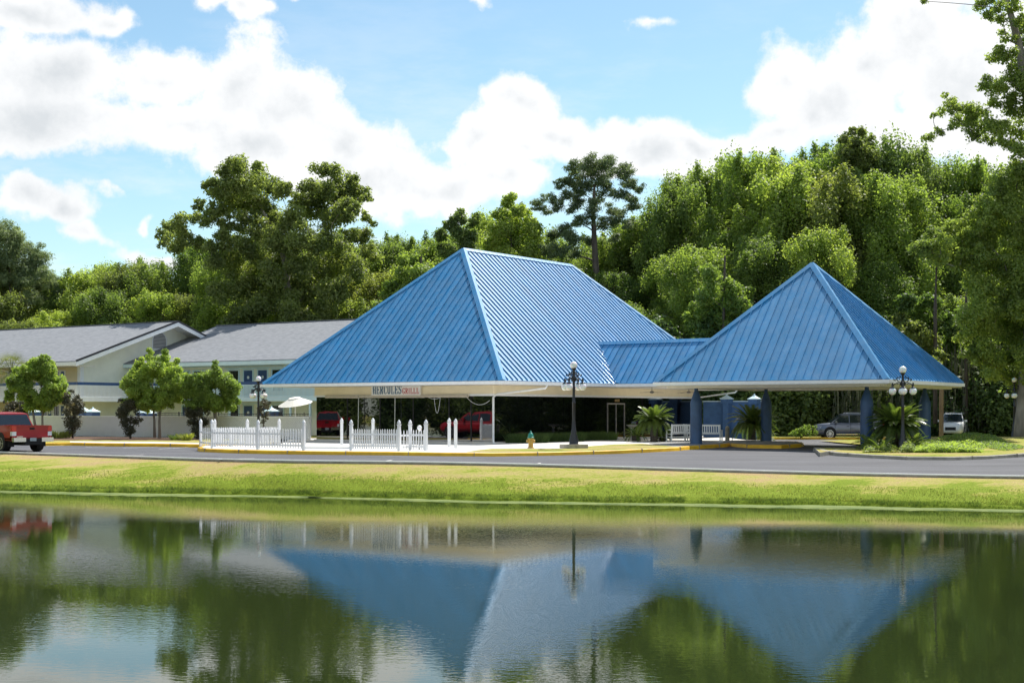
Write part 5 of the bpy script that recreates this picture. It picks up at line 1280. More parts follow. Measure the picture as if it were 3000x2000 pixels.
# ------------------------------------------------------------------ vegetation
def rand_unit(n, g=rng):
    v = g.normal(size=(n, 3)); return v / np.linalg.norm(v, axis=1, keepdims=True)
def leaf_quads(P, Nn, size, asp=0.6, g=rng, jitter=0.35):
    n = len(P); t = rand_unit(n, g); a = np.cross(Nn, t); a /= (np.linalg.norm(a, axis=1, keepdims=True) + 1e-9); c = np.cross(Nn, a)
    s = (size * g.uniform(1 - jitter, 1 + jitter, n))[:, None]
    V = np.empty((n, 4, 3)); V[:, 0] = P - a * s; V[:, 1] = P - c * s * asp; V[:, 2] = P + a * s; V[:, 3] = P + c * s * asp
    return V
def blob_leaves(blobs, dens, size, g=rng, flat=0.8, up=0.35, asp=0.6, shell=0.5):
    Ps, Ns = [], []
    for (x, y, z, r) in blobs:
        n = max(6, int(dens * r * r)); d = rand_unit(n, g); rr = r * (0.25 + 0.85 * g.uniform(0, 1, n) ** 0.55)
        w = 1 + 0.28 * np.sin(d[:, 0] * 4 + x) * np.sin(d[:, 1] * 5 + y) + 0.15 * g.normal(size=n)
        P = d * (rr * w)[:, None] * np.array([1, 1, flat]) + np.array([x, y, z])
        N_ = d * 0.55 + g.normal(size=(n, 3)) * 0.45 + np.array([0, 0, up]); N_ /= np.linalg.norm(N_, axis=1, keepdims=True)
        Ps.append(P); Ns.append(N_)
    P, N_ = np.concatenate(Ps), np.concatenate(Ns)
    return leaf_quads(P, N_, size, asp, g)
def limb(b, p, q, r0, r1, sag=0.15, seg=6, n=5, r_=rnd):
    p, q = Vector(p), Vector(q); d = q - p; L_ = d.length
    pts = []; rr = []
    o = Vector((r_.uniform(-1, 1), r_.uniform(-1, 1), r_.uniform(0, 1))) * L_ * 0.10
    for i in range(n + 1):
        t = i / n; pts.append(p + d * t + o * math.sin(math.pi * t) + Vector((0, 0, -sag * L_ * 0.5 * math.sin(math.pi * t)))); rr.append(r0 + (r1 - r0) * t)
    b.tube(pts, rr, seg, cap=False); return pts
def tree_meshes(key, h, w, base, nb, leafm, size, dens, seed, br=(0.9, 1.7), shape=0.5, trunk_r=0.22, barkm='bark', flat=0.8, lean=0.0):
    g = np.random.default_rng(seed); r_ = random.Random(seed); blobs = []
    for i in range(nb):
        t = (i + 0.5) / nb; z = base * h + (h - base * h) * t
        prof = max(0.34, math.sqrt(max(0.0, 1 - ((t - 0.42) / 0.64) ** 2)))
        a = i * 2.39996 + r_.uniform(-0.5, 0.5); rad = w / 2 * prof * r_.choice([0.95, 0.8, 0.5, 0.25]) * r_.uniform(0.8, 1.12)
        r = r_.uniform(*br) * (0.75 + 0.35 * prof)
        blobs.append((rad * math.cos(a), rad * math.sin(a), min(z + r_.uniform(-0.6, 0.6), h - r * 0.5), r))
    top_ = sorted(blobs, key=lambda q: -(q[2] + 0.25 * math.hypot(q[0], q[1])))[:nb // 2]
    for (x, y, z, r) in r_.sample(top_, min(len(top_), 26)):          # leading shoots
        hh = r_.uniform(0.5, 1.3)
        for q in range(3): blobs.append((x * 1.05 + r_.uniform(-.12, .12), y * 1.05 + r_.uniform(-.12, .12), z + r * 0.6 + hh * q / 3, 0.42 - 0.08 * q))
    V = blob_leaves(blobs, dens, size, g, flat * 1.5)
    crown = npmesh(key + '_crown', V, 4, M[leafm])
    b = MB(); tp = [(0, 0, -0.3)]
    n = 7
    for i in range(1, n + 1): tp.append((r_.uniform(-.15, .15) * i * 0.5 + lean * i / n, r_.uniform(-.15, .15) * i * 0.5, h * 0.92 * i / n))
    b.tube(tp, [trunk_r * (1.25 if i == 0 else 1) * (1 - 0.85 * i / n) for i in range(n + 1)], 8)
    def tpt(z):
        t = max(0, min(n - 0.001, (z / (h * 0.92)) * n)); i = int(t); return Vector(tp[i]).lerp(Vector(tp[i + 1]), t - i)
    for i, (x, y, z, r) in enumerate(blobs):
        if i % 2 == 0: s = tpt(max(h * 0.15, z - 0.35 * math.hypot(x, y) - 0.8)); limb(b, s, (x, y, z), trunk_r * 0.28, 0.02, seg=5, n=3, r_=r_)
    tr_ = b.mesh(key + '_trunk', M[barkm], True)
    return crown, tr_
def place_tree(meshes, loc, rz, sc, label, cat='tree', group=None, name='broadleaf_tree', sxy=None, crown_mat=None):
    t = empty(name, loc, rz, label, cat, group); s = sxy or sc; t.scale = (s, s, sc)
    link('trunk', meshes[1], t); c = link('crown', meshes[0], t)
    if crown_mat: c.material_slots[0].link = 'OBJECT'; c.material_slots[0].material = M[crown_mat]
    return t
LF, DN = 0.114, 930
V_ = [tree_meshes('leafy', 20, 9.5, 0.14, 120, 'leaf_mid', LF, DN * 0.70, 11, (0.6, 1.35)),
      tree_meshes('leafy', 19, 8.0, 0.12, 115, 'leaf_mid', LF, DN * 0.70, 12, (0.55, 1.25), shape=0.8),
      tree_meshes('leafy', 21, 10.5, 0.18, 130, 'leaf_mid', LF, DN * 0.6, 13, (0.6, 1.45)),
      tree_meshes('leafy', 18, 9.0, 0.10, 120, 'leaf_mid', LF, DN * 0.70, 14, (0.55, 1.2), shape=0.65),
      tree_meshes('leafy', 20, 8.6, 0.26, 95, 'leaf_mid', LF, DN * 0.70, 15, (0.6, 1.3))]
SHb = [tree_meshes('bushy', 5, 5.5, 0.02, 34, 'leaf_mid', 0.12, 620, 21, (0.8, 1.4), trunk_r=0.08),
       tree_meshes('bushy', 6, 4.6, 0.02, 34, 'leaf_mid', 0.12, 620, 22, (0.8, 1.3), shape=0.8, trunk_r=0.08)]
TOPS = [(-300, 760), (-100, 700), (0, 770), (100, 790), (170, 815), (240, 775), (300, 765), (370, 755), (430, 748), (520, 740), (600, 700), (700, 690), (900, 670), (1050, 685), (1110, 690), (1160, 662), (1210, 672), (1260, 720), (1290, 690), (1340, 640), (1400, 700), (1440, 610), (1490, 585), (1560, 640), (1650, 700), (1800, 660),
        (1870, 600), (1940, 560), (1990, 510), (2050, 460), (2110, 432), (2160, 440), (2230, 415), (2290, 448), (2350, 440), (2420, 425), (2500, 385), (2560, 395), (2600, 420), (2680, 430), (2760, 425), (2840, 460), (2920, 470), (3000, 470), (3200, 450), (3500, 520), (3900, 560)]
def top_at(px): return float(np.interp(px, [t[0] for t in TOPS], [t[1] for t in TOPS]))
def depth_at(px): return float(np.interp(px, [-600, 400, 1100, 1900, 2300, 2700, 3100, 3900], [140, 136, 134, 122, 118, 117, 114, 104]))
zones = [(-9999, 560, 'left of the motel gable'), (560, 1360, 'behind the right motel wing'), (1360, 1960, 'behind the blue ridge'), (1960, 2480, 'behind the link roof'), (2480, 9999, 'right of the canopy peak')]
ORD = 'first second third fourth fifth sixth seventh eighth ninth tenth eleventh twelfth thirteenth fourteenth fifteenth'.split(); cnt = {}
hues = ['leaf_mid', 'leaf_bright', 'leaf_olive', 'leaf_bright', 'leaf_bright', 'leaf_mid', 'leaf_dark']
trows = [(-5.5, 0.45, 0.76, 5.0), (0.0, 0.72, 0.97, 4.4), (6.0, 0.95, 1.04, 3.9), (12.0, 0.95, 1.03, 4.6)]
rt = random.Random(5)
for ri_, (dd, f0, f1, step) in enumerate(trows):
    x = -66.0
    while x < 66:
        xx = x + rt.uniform(-1.2, 1.2); px = 1500 + xx / 125 * F
        for _ in range(3): D = depth_at(px) + dd + 0.0; px = 1500 + xx / D * F
        D += rt.uniform(-1.6, 1.6); px = 1500 + xx / D * F
        ht = (CAMZ + (HOR - top_at(px)) / F * D) * rt.uniform(f0, f1) * 0.95
        
        k = rt.randrange(5); base_h = (20, 19, 21, 18, 20)[k]; sc = ht / base_h
        zone = next(z for z in zones if z[0] <= px < z[1])[2]
        rank = ('front', 'second', 'third', 'rear')[ri_]
        hm_ = rt.choice(hues if px > 1100 else ['leaf_mid', 'leaf_olive', 'leaf_mid', 'leaf_bright', 'leaf_olive'])
        if ri_ == 0 and px > 1900: hm_ = rt.choice(['leaf_bright', 'leaf_mid', 'leaf_dark'])
        place_tree(V_[k], (xx, D, -0.1), rt.uniform(0, 6.28), sc, '%s woodland tree, %s from left in the %s row %s' % ({'leaf_mid': 'green', 'leaf_bright': 'light green', 'leaf_olive': 'olive', 'leaf_dark': 'dark green'}[hm_], ORD[min(14, cnt.setdefault((rank, zone), 0))], rank, zone), group='woodland trees %s' % zone, sxy=min(1.15, max(0.78, sc * rt.uniform(0.78, 1.05))), crown_mat=hm_); cnt[(rank, zone)] += 1
        x += step
# understory
x = -60.0
while x < 62:
    xx = x + rt.uniform(-1, 1); D = 128.0
    for _ in range(3): D = depth_at(1500 + xx / D * F) - 9.5
    D += rt.uniform(-1.5, 1.5); px = 1500 + xx / D * F; k = rt.randrange(2); s = rt.uniform(0.75, 1.35)
    if not (px < 1100 and D < 126):
        zone = next(z for z in zones if z[0] <= px < z[1])[2]
        place_tree(SHb[k], (xx, D, -0.1), rt.uniform(0, 6.28), s, 'undergrowth bush at the foot of the wood, %s from left %s' % (ORD[min(14, cnt.setdefault(zone, 0))], zone), cat='bush', group='undergrowth bushes %s' % zone, name='woodland_bush', crown_mat=rt.choice(['leaf_mid', 'leaf_dark', 'leaf_bright', 'leaf_olive'])); cnt[zone] += 1
    x += 3.6
for i, (xx, D, sc) in enumerate([(-72, 40, 0.9), (-70, 48, 1.0), (-71, 56, 0.95), (-69, 64, 1.05), (-72, 71, 0.9), (-70, 79, 1.0), (-68, 87, 0.95), (-74, 95, 1.0), (-66, 35, 0.8), (58, 52, 1.0), (60, 62, 0.95), (57, 71, 1.05), (58, 80, 0.95), (55, 90, 1.0)]):
    place_tree(V_[i % 5], (xx, D, -0.4), i * 1.3, sc, 'woodland tree beside the %s end of the pond road, %s from the pond' % ('left' if xx < 0 else 'right', ORD[i % 9]), group='woodland trees flanking the road', sxy=1.25)
    place_tree(SHb[i % 2], (xx + (4 if xx < 0 else -4), D + 3, -0.4), i * 1.7, 1.1, 'roadside bush at the %s end of the pond road, %s from the pond' % ('left' if xx < 0 else 'right', ORD[i % 9]), cat='bush', group='bushes flanking the road', name='woodland_bush', crown_mat='leaf_dark')
# dark wood floor growth deeper inside the wood: one mass nobody could count
bl = []
for i in range(170):
    xx = -75 + 150 * i / 169 + rt.uniform(-1, 1); D = 128.0
    for _ in range(3): D = depth_at(1500 + xx / D * F) + 16
    for q in range(5): bl.append((xx + rt.uniform(-1, 1), D + rt.uniform(-3, 3), rt.uniform(0.5, 11), rt.uniform(1.5, 2.6)))
V = blob_leaves(bl, 34, 0.34, rng, 1.0); tag(link('undergrowth', npmesh('undergrowth', V, 4, M['leaf_mid'])), 'dense leaves filling the depth of the wood', 'undergrowth', kind='stuff')

def hero(name, base, D, trunk, blobs, leafm, size, dens, label, cat, depth=3.0, seed=1, barkm='bark', flat=0.85, up=0.35, asp=0.6, tr0=0.4, limbs=True, shell=0.5):
    """blobs in image columns/rows turned into positions at the tree's own distance with real depth spread"""
    g = np.random.default_rng(seed); r_ = random.Random(seed); O = AT(base, D, 0); t = empty(name, O, 0, label, cat)
    tp = [(AT(px, D, 0).x - O.x, dy, PZ(py, D)) for (px, py, dy) in trunk]
    B = []
    for q in blobs:
        px, py, rp = q[:3]; dy = q[3] if len(q) > 3 else r_.uniform(-depth, depth)
        Dd = D + dy; B.append((AT(px, Dd, 0).x - O.x, dy, PZ(py, Dd), rp / F * D))
    B2 = []
    for (x, y, z, r) in B:
        B2.append((x, y, z, r * 0.72))
        for _ in range(5):
            a, e, q = r_.uniform(0, 6.28), r_.uniform(-0.8, 1.2), r * r_.uniform(0.45, 0.95)
            B2.append((x + q * math.cos(a) * math.cos(e), y + q * math.sin(a) * math.cos(e), z + q * math.sin(e), r * r_.uniform(0.34, 0.58)))
    V = blob_leaves(B2, dens, size, g, flat, up, asp, shell)
    b = MB(); nT = len(tp); b.tube(tp, [tr0 * (1 - 0.8 * i / (nT - 1)) for i in range(nT)], 10)
    if limbs:
        TT = []
        for i in range(nT - 1):
            for q in range(5): TT.append((Vector(tp[i]).lerp(Vector(tp[i + 1]), q / 5), tr0 * (1 - 0.8 * (i + q / 5) / (nT - 1))))
        def td(q): return min((Vector(q[:3]) - a).length for a, _ in TT)
        con = []
        for q in sorted(B, key=td):
            p = Vector((q[0], q[1], q[2] - q[3] * 0.15)); best = None
            for (a, ra) in TT:
                d_ = (p - a); c = d_.length + (2.0 * max(0, a.z - p.z + 0.35 * math.hypot(d_.x, d_.y)))
                if best is None or c < best[0]: best = (c, a, min(0.11, ra * 0.35))
            for (a, ra) in con:
                c = (p - a).length * 0.9 + 0.3 * max(0, a.z - p.z)
                if c < best[0]: best = (c, a, ra * 0.8)
            r0 = max(0.03, best[2]); limb(b, best[1], p, r0, r0 * 0.55, seg=5, n=4, r_=r_, sag=0.08); con.append((p, r0 * 0.6))
    b.build('trunk', M[barkm], t, smooth=True); link('crown', npmesh(name + '_crown', V, 4, M[leafm]), t)
    return t
# big spreading oak left of centre; coordinates measured from its outline
oak = [(690,475,26),(650,500,30),(705,500,40),(760,500,32),(620,535,22),(660,550,48),(730,550,55),(790,540,45),(825,560,35),(690,600,50),(760,600,55),(600,545,16),(640,620,30),(610,645,34),(655,650,30),(585,600,22),(570,640,22),(530,650,28),(500,670,34),(475,690,22),(540,700,38),(510,720,34),(590,720,30),(480,715,20),(645,690,26),(680,715,30),
       (940,500,30),(985,515,38),(1030,530,30),(1050,560,28),(1075,580,16),(900,545,32),(950,560,50),(1010,580,45),(1040,610,26),(880,590,34),(920,620,50),(980,640,48),(1020,640,26),(1075,640,20),(1090,655,14),(860,640,45),(800,640,50),(820,700,60),(900,700,62),(960,700,55),(760,680,40),(740,740,48),(680,780,55),(780,780,62),(860,780,62),(940,780,60),(1010,740,45),(1030,690,30),(1040,790,45),(620,770,34),(720,850,60),(810,860,62),(900,860,60),(980,860,50),(640,860,48)]
oak += [(835,900,52,-2.2),(800,820,50,-2),(870,790,46,-1.8),(840,980,52,-2.2),(760,900,50,-2),(900,950,50,-2),(850,720,44,-1.5),(700,920,50,-1),(960,920,50,-1),(840,1050,60,-1.5),(1060,700,34),(1080,740,34),(660,690,26),(620,720,26),(720,650,44),(700,700,30),(650,560,40),(700,580,44),(1000,610,40),(960,560,36)]
hero('spreading_oak', 830, 127, [(830,1240,0),(832,1100,0),(836,950,0.3),(842,860,0),(838,780,0.2),(815,700,0),(770,620,0),(745,560,0)], oak, 'leaf_oak', 0.125, 640, 'tallest spreading oak with open branching crown behind the motel roof', 'tree', 3.2, 31, 'bark_grey', tr0=0.5)
# big pine near the centre
pine = [(1685,485,30),(1725,480,36),(1770,478,30),(1800,500,40),(1755,515,45),(1700,520,42),(1660,530,28),(1640,545,22),(1830,520,32),(1850,545,26),(1875,555,20),(1700,560,34),(1760,565,36),(1815,570,34),(1655,575,24),(1850,580,24),(1580,590,24),(1620,585,22),(1570,610,16),(1600,620,22),(1640,605,24),(1690,600,30),(1740,610,34),(1800,620,28),(1850,610,24),(1700,650,30),(1760,660,30),(1810,640,30),(1840,660,22),(1650,680,34),(1680,700,34),(1620,690,24),(1720,700,26),(1800,700,22),(1640,740,34),(1600,730,24),(1690,745,26)]
hero('tall_pine', 1745, 124, [(1750,1240,0),(1752,950,0),(1748,830,0),(1742,720,0),(1738,620,0.2),(1742,540,0)], pine, 'needle', 0.15, 760, 'tall dark pine with flat topped crown rising above the blue ridge', 'tree', 1.8, 41, 'bark', 0.6, asp=0.22, tr0=0.48)
for i, (px, D, bl_, lb) in enumerate([
    (30, 141, [(0,680,40),(35,690,36),(10,720,50),(60,730,42),(95,735,34),(25,770,52),(80,775,46),(120,770,34),(135,800,30),(10,810,46),(70,820,50),(115,835,36),(150,830,22),(40,860,44),(100,870,36),(-30,760,60),(-60,700,50),(-50,820,50)], 'dark pine at the left edge of the frame, the nearest of the left pines'),
    (150, 143, [(150,820,22),(170,830,24),(140,850,30),(175,860,26),(155,880,30)], 'small dark pine crown beside the larger one at the left edge')]):
    hero('tall_pine', px, D, [(px,1240,0),(px,1000,0),(px,850,0),(px - 5,720,0)] if i == 0 else [(px,1240,0),(px,900,0),(px,830,0)], bl_, 'needle', 0.15, 900, lb, 'tree', 1.8, 43 + i, 'bark', 0.7, asp=0.22, tr0=0.3)
# slim tree tops that stand clear of the wood
def tops(name, D, base, blobs, leafm, label, seed): hero(name, base, D, [(base,1240,0),(base,900,0),(base + 4,750,0),(base,sorted(b[1] for b in blobs)[0] + 25,0)], blobs, leafm, 0.125, 950, label, 'tree', 1.5, seed, 'bark', tr0=0.16)
tops('broadleaf_tree', 126, 1345, [(1350,640,26),(1390,650,24),(1320,660,24),(1300,690,24),(1345,690,34),(1385,690,26),(1320,730,34),(1370,730,34),(1300,740,24)], 'leaf_dark', 'open topped dark green tree directly above the left peak of the blue ridge', 51)
tops('broadleaf_tree', 125, 1495, [(1490,600,30),(1520,615,26),(1470,630,28),(1500,650,44),(1545,650,36),(1460,680,36),(1510,700,50),(1570,680,34),(1440,720,36),(1560,730,44),(1480,750,44)], 'leaf_bright', 'rounded light green tree between the ridge peak and the big pine', 52)
tops('broadleaf_tree', 119, 1230, [(1215,770,28),(1180,760,26),(1240,800,40),(1200,820,44),(1250,850,44),(1190,880,46),(1160,920,40),(1230,900,44),(1150,860,34),(1110,900,30),(1110,960,30)], 'leaf_bright', 'bright yellow green tree against the left hip of the blue roof', 53)
tops('broadleaf_tree', 119, 2505, [(2505,395,20),(2525,385,18),(2470,410,18),(2500,430,28),(2540,420,28),(2470,450,34),(2520,470,40),(2550,460,30)], 'leaf_olive', 'highest wispy tree top of the wood, right of the canopy peak', 54)
tops('broadleaf_tree', 108, 2120, [(2085,800,34),(2110,830,40),(2080,860,40),(2130,880,44),(2060,910,44),(2100,940,44),(2150,850,34),(2160,900,40),(2030,950,36),(2180,870,30)], 'leaf_bright', 'bright green young tree left of the canopy roof above the link roof', 55)
tops('broadleaf_tree', 101, 2740, [(2640,940,30),(2670,960,34),(2700,990,36),(2640,970,30),(2730,1020,34),(2680,1020,36),(2755,1045,26),(2720,1060,32)], 'leaf_olive', 'feathery low tree just behind the right hip of the canopy roof', 56)
tops('broadleaf_tree', 104, 2830, [(2660,890,34),(2690,910,36),(2720,880,34),(2800,960,44),(2840,920,50),(2860,980,44),(2780,1010,40)], 'leaf_mid', 'blue green bush tree between the canopy and the big right hand tree', 57)

# big near tree at the right edge, trunk at the frame edge with overhanging branches
_r = random.Random(8)
def fill(cx, cy, rx, ry, n, r): return [(cx + rx * math.sqrt(_r.random()) * math.cos(a), cy + ry * math.sqrt(_r.random()) * math.sin(a), r * _r.uniform(0.6, 1.2)) for a in [_r.uniform(0, 6.28) for _ in range(n)]]
near_t = fill(2950, 720, 140, 210, 34, 32) + fill(2800, 730, 100, 80, 16, 24) + fill(2930, 980, 110, 120, 20, 30) + fill(3060, 900, 80, 250, 30, 60) + fill(3080, 200, 80, 260, 20, 50) + [(2870,330,30),(2895,250,28),(2910,265,34),(2780,300,22),(2800,320,26),(2825,320,32),(2760,330,18),(2735,340,12),(2800,360,30),(2840,365,36),(2880,375,34),(2920,370,40),(2960,380,44),(2770,280,12),(2725,405,22),(2750,385,18),(2850,400,24),(2900,410,24),(2935,420,22),(2960,430,26),(2990,440,30),(2930,250,28),(2960,220,34),(2990,260,40),(2910,170,26),(2930,150,24),(2960,160,30),(2990,190,34),(2950,110,24),(2940,60,22),(2900,40,24),(2870,20,24),(2930,20,28),(2975,20,30),(2990,60,26),(2895,0,20),(2712,2,14),(3010,120,30),(2960,300,30),(2985,330,40),(2915,300,26),(2990,500,30),
          (2935,560,50),(2980,600,60),(2900,600,44),(2860,640,44),(2940,660,60),(2990,700,60),(2890,700,50),(2830,690,36),(2800,720,34),(2760,700,34),(2720,700,34),(2700,735,34),(2740,750,36),(2790,770,34),(2850,780,44),(2910,780,54),(2970,800,60),(2880,850,48),(2940,870,56),(2990,900,60),(2870,920,44),(2850,960,40),(2820,940,30),(2810,990,22),(2840,1010,26),(2900,960,48),(2950,980,56),(2880,1030,36),(2930,1050,44),(2980,1060,50),(2860,1055,24),(2960,1110,36),(2900,1095,26),(2990,1130,30),(2820,1040,16),(2990,500,50),(2960,520,40),(3060,600,90),(3070,800,90),(3060,1000,80),(3080,400,80),(3080,200,70)]
hero('roadside_tree', 2992, 86, [(2990,1315,0),(2998,1230,0),(3012,1100,0),(3025,950,0),(3030,800,0),(3035,600,0),(3025,400,0),(3005,250,0),(2985,130,0),(2955,20,0),(2935,-60,0)], near_t, 'leaf_mid', 0.085, 900, 'large roadside tree at the right edge with a thick leaning trunk', 'tree', 1.6, 61, 'bark_grey', tr0=0.62)

# round trees in front of the motel
def round_tree(px, D, blobs, trunks, label, seed, leafm='leaf_shrub', name='round_tree'):
    hero(name, px, D, trunks, blobs, leafm, 0.062, 3800, label, 'tree', 0.9, seed, 'bark_grey', 0.9, up=0.5, tr0=0.10, limbs=False)
def ov(cx, cy, rx, ry, n, r, seed):
    r_ = random.Random(seed); o = []
    for i in range(n):
        a = r_.uniform(0, 6.28); q = r_.uniform(0.2, 0.95) ** 0.5; o.append((cx + rx * q * math.cos(a), cy + ry * q * math.sin(a), r * r_.uniform(0.7, 1.2)))
    return o
round_tree(112, 95, ov(110, 1130, 72, 62, 62, 23, 1) + [(125,1048,13),(135,1060,18),(100,1065,18),(80,1075,16),(150,1080,18),(60,1105,18),(35,1125,18),(30,1160,20),(180,1130,18),(190,1160,18)], [(124,1285,0),(124,1240,0),(124,1180,0),(120,1100,0)], 'leftmost round green tree with twin pale trunks above the red pickup', 71)
round_tree(452, 93, ov(450, 1128, 76, 66, 70, 23, 2) + [(442,1032,12),(440,1050,16),(485,1030,12),(487,1050,18),(410,1070,18),(415,1052,10),(515,1060,12),(500,1080,20),(390,1100,18),(375,1140,18),(372,1175,16),(525,1110,20),(520,1160,18)], [(453,1282,0),(452,1230,0),(447,1180,0),(447,1100,0)], 'largest round green tree on twin trunks before the dark gable shadow', 72)
round_tree(625, 92, ov(630, 1145, 58, 50, 46, 21, 3) + ov(575, 1150, 42, 44, 28, 19, 4) + [(632,1060,10),(632,1078,12),(640,1095,18),(610,1100,18),(660,1105,16),(675,1120,10),(690,1175,16),(675,1195,16),(545,1140,16),(600,1185,20)], [(636,1290,0),(634,1240,0),(632,1190,0),(632,1120,0)], 'round green tree with a thin upright shoot, left of the street lamp', 73)
b = MB()
for (x, y0, x2, y2, D) in ((96, 1200, 110, 1270, 95), (470, 1185, 468, 1280, 93), (628, 1200, 640, 1290, 92)): b.tube([AT(x2, D, PZ(y2 + 6, D)), AT((x + x2) / 2 - 2, D, PZ((y0 + y2) / 2, D)), AT(x, D, PZ(y0, D))], [0.10, 0.085, 0.07], 7)
# second trunks belong to the round trees
second = {96: 'leftmost', 470: 'largest', 628: 'round green tree with'}
for o in [o for o in list(COL.objects) if o.name.startswith('round_tree') and o.type == 'EMPTY']:
    for (x, y0, x2, y2, D), key in zip(((96, 1200, 110, 1272, 95), (470, 1185, 468, 1280, 93), (626, 1195, 642, 1290, 92)), ('leftmost', 'largest', 'round green tree with')):
        if o['label'].startswith(key):
            bb = MB().tube([AT(x2, D, PZ(y2 + 6, D)) - o.location, AT((x + x2) / 2 - 2, D, PZ((y0 + y2) / 2, D)) - o.location, AT(x, D, PZ(y0, D)) - o.location], [0.10, 0.085, 0.07], 7); bb.build('trunk', M['bark_grey'], o, smooth=True)
def dark_shrub(px, D, blobs, label, seed, dens=1700):
    hero('dark_leaved_shrub', px, D, [(px,1285,0),(px,1250,0),(px,1215,0)], blobs, 'leaf_red', 0.055, dens, label, 'shrub', 0.45, seed, 'bark', 1.0, tr0=0.07)
dark_shrub(213, 93.5, ov(210, 1195, 24, 45, 18, 15, 5) + [(212,1145,9),(225,1165,10),(238,1190,9),(190,1180,10),(215,1250,18),(225,1235,18),(205,1262,14)], 'dark leaved upright shrub between the leftmost round tree and the lattice wall middle', 81)
dark_shrub(382, 92.5, ov(378, 1215, 26, 38, 18, 15, 6) + [(352,1172,8),(360,1190,12),(350,1200,9),(402,1210,12),(412,1232,9),(385,1258,18),(375,1268,14)], 'dark leaved bushy shrub just left of the largest round tree trunks', 82)
dark_shrub(578, 91.5, ov(578, 1225, 28, 34, 18, 15, 7) + [(548,1200,10),(608,1210,10),(575,1262,20),(580,1275,14)], 'dark leaved shrub under the tree with a thin upright shoot, beside the picket corner', 83)
dark_shrub(50, 97, ov(50, 1200, 30, 26, 18, 14, 8) + [(14,1178,8),(25,1190,10),(70,1215,14),(60,1228,14)], 'dark leaved shrub behind the pickup roof at the left edge', 84)
dark_shrub(772, 88.5, ov(772, 1200, 16, 32, 14, 9, 9) + [(775,1172,6),(790,1180,6),(785,1195,7),(765,1190,7),(770,1235,8),(778,1225,9),(772,1250,8)], 'slim sparse dark shrub wrapped round the lamp behind the left picket enclosure', 85, 900)

# fern-like low plants
def tuft(name, base, n, h, r, m, label, cat='plant', w=0.02, lean=0.9, seed=1, kind=None):
    g = np.random.default_rng(seed); P = np.zeros((n, 3)); a = g.uniform(0, 6.28, n); q = r * g.uniform(0, 1, n) ** 0.5
    P[:, 0] = q * np.cos(a); P[:, 1] = q * np.sin(a); hh = h * g.uniform(0.5, 1, n)
    V = np.zeros((n, 4, 3)); dx, dy = np.cos(a), np.sin(a); l = lean * hh * g.uniform(0.2, 1, n)
    tx, ty = -dy * w, dx * w
    for k, (f, z, s) in enumerate(((0, 0, 1), (0, 0, -1), (0.4, 0.75, -1), (1.0, 0.95, 0))):
        V[:, k, 0] = P[:, 0] + dx * l * f + tx * s; V[:, k, 1] = P[:, 1] + dy * l * f + ty * s; V[:, k, 2] = hh * z
    o = link(name, npmesh(name, V, 4, M[m]), loc=base); tag(o, label, cat, kind=kind); return o
for i, (px, py, n, h, r, m, lb) in enumerate([(172,1283,160,0.55,0.7,'grass_blade','clump of yellow green grass behind the pickup, beside the dark shrub'), (545,1289,140,0.5,0.35,'grass_blade','bright grass tuft in the mulch left of the patio corner shrub'), (512,1288,90,0.4,0.3,'grass_dark','dark grass tuft in the mulch, left of the bright one')]):
    tuft('grass_clump', G(px, py, CH + 0.02), n, h, r, m, lb, 'ornamental grass', seed=90 + i)
# liriope border along the restaurant's right side
E1 = Vector((math.cos(TH - R(90)), math.sin(TH - R(90)), 0)); E2 = Vector((-E1.y, E1.x, 0)); RO = Vector((-0.5, 74.9, 0))
n = 16000; g = np.random.default_rng(77); yy2 = g.uniform(3.0, 13.0, n); xx2 = -1.95 + g.uniform(0, 1.5, n) * (0.7 + 0.3 * np.sin(yy2 * 1.7)); P = np.zeros((n, 3))
P[:, 0] = RO.x + xx2 * E1.x + yy2 * E2.x; P[:, 1] = RO.y + xx2 * E1.y + yy2 * E2.y; P[:, 2] = 0.2
hts = 0.25 + 0.35 * g.uniform(0, 1, n); blades('border_grass', P, hts, M['leaf_dark'], 0.016, 0.9, 'dark border grass along the mirrored right wall of the restaurant', 'border grass')

# cycads
def frond_mesh(L_, droop, seed, m, w=0.2):
    g = random.Random(seed); b = MB(); pts = []; n = 12
    for i in range(n + 1):
        t = i / n; pts.append(Vector((L_ * (t * 0.93), 0, L_ * (0.62 * t - droop * t * t))))
    b.tube(pts, [0.014 * (1 - 0.7 * i / n) for i in range(n + 1)], 4, cap=False)
    for i in range(34):
        t = 0.10 + 0.9 * i / 33; k = min(n - 1, int(t * n)); p = pts[k].lerp(pts[k + 1], t * n - k); d = (pts[k + 1] - pts[k]).normalized(); s = Vector((0, 1, 0)); u = s.cross(d) * -1
        if u.z < 0: u = -u
        l = w * (math.sin(math.pi * (0.12 + 0.84 * t)) ** 0.6) * g.uniform(0.9, 1.1)
        for sg in (1, -1):
            q = p + (s * sg * 0.82 + d * 0.50 + u * 0.22) * l; hw = d * 0.020
            b.quad(p - hw, p + hw, q + hw * 0.3, q - hw * 0.3)
    return b.mesh('frond', M[m])
FR = [frond_mesh(1.30, 0.55, 1, 'frond'), frond_mesh(1.30, 0.85, 2, 'frond'), frond_mesh(1.25, 0.35, 3, 'frond')]; FD = frond_mesh(1.2, 1.25, 4, 'frond_dry')
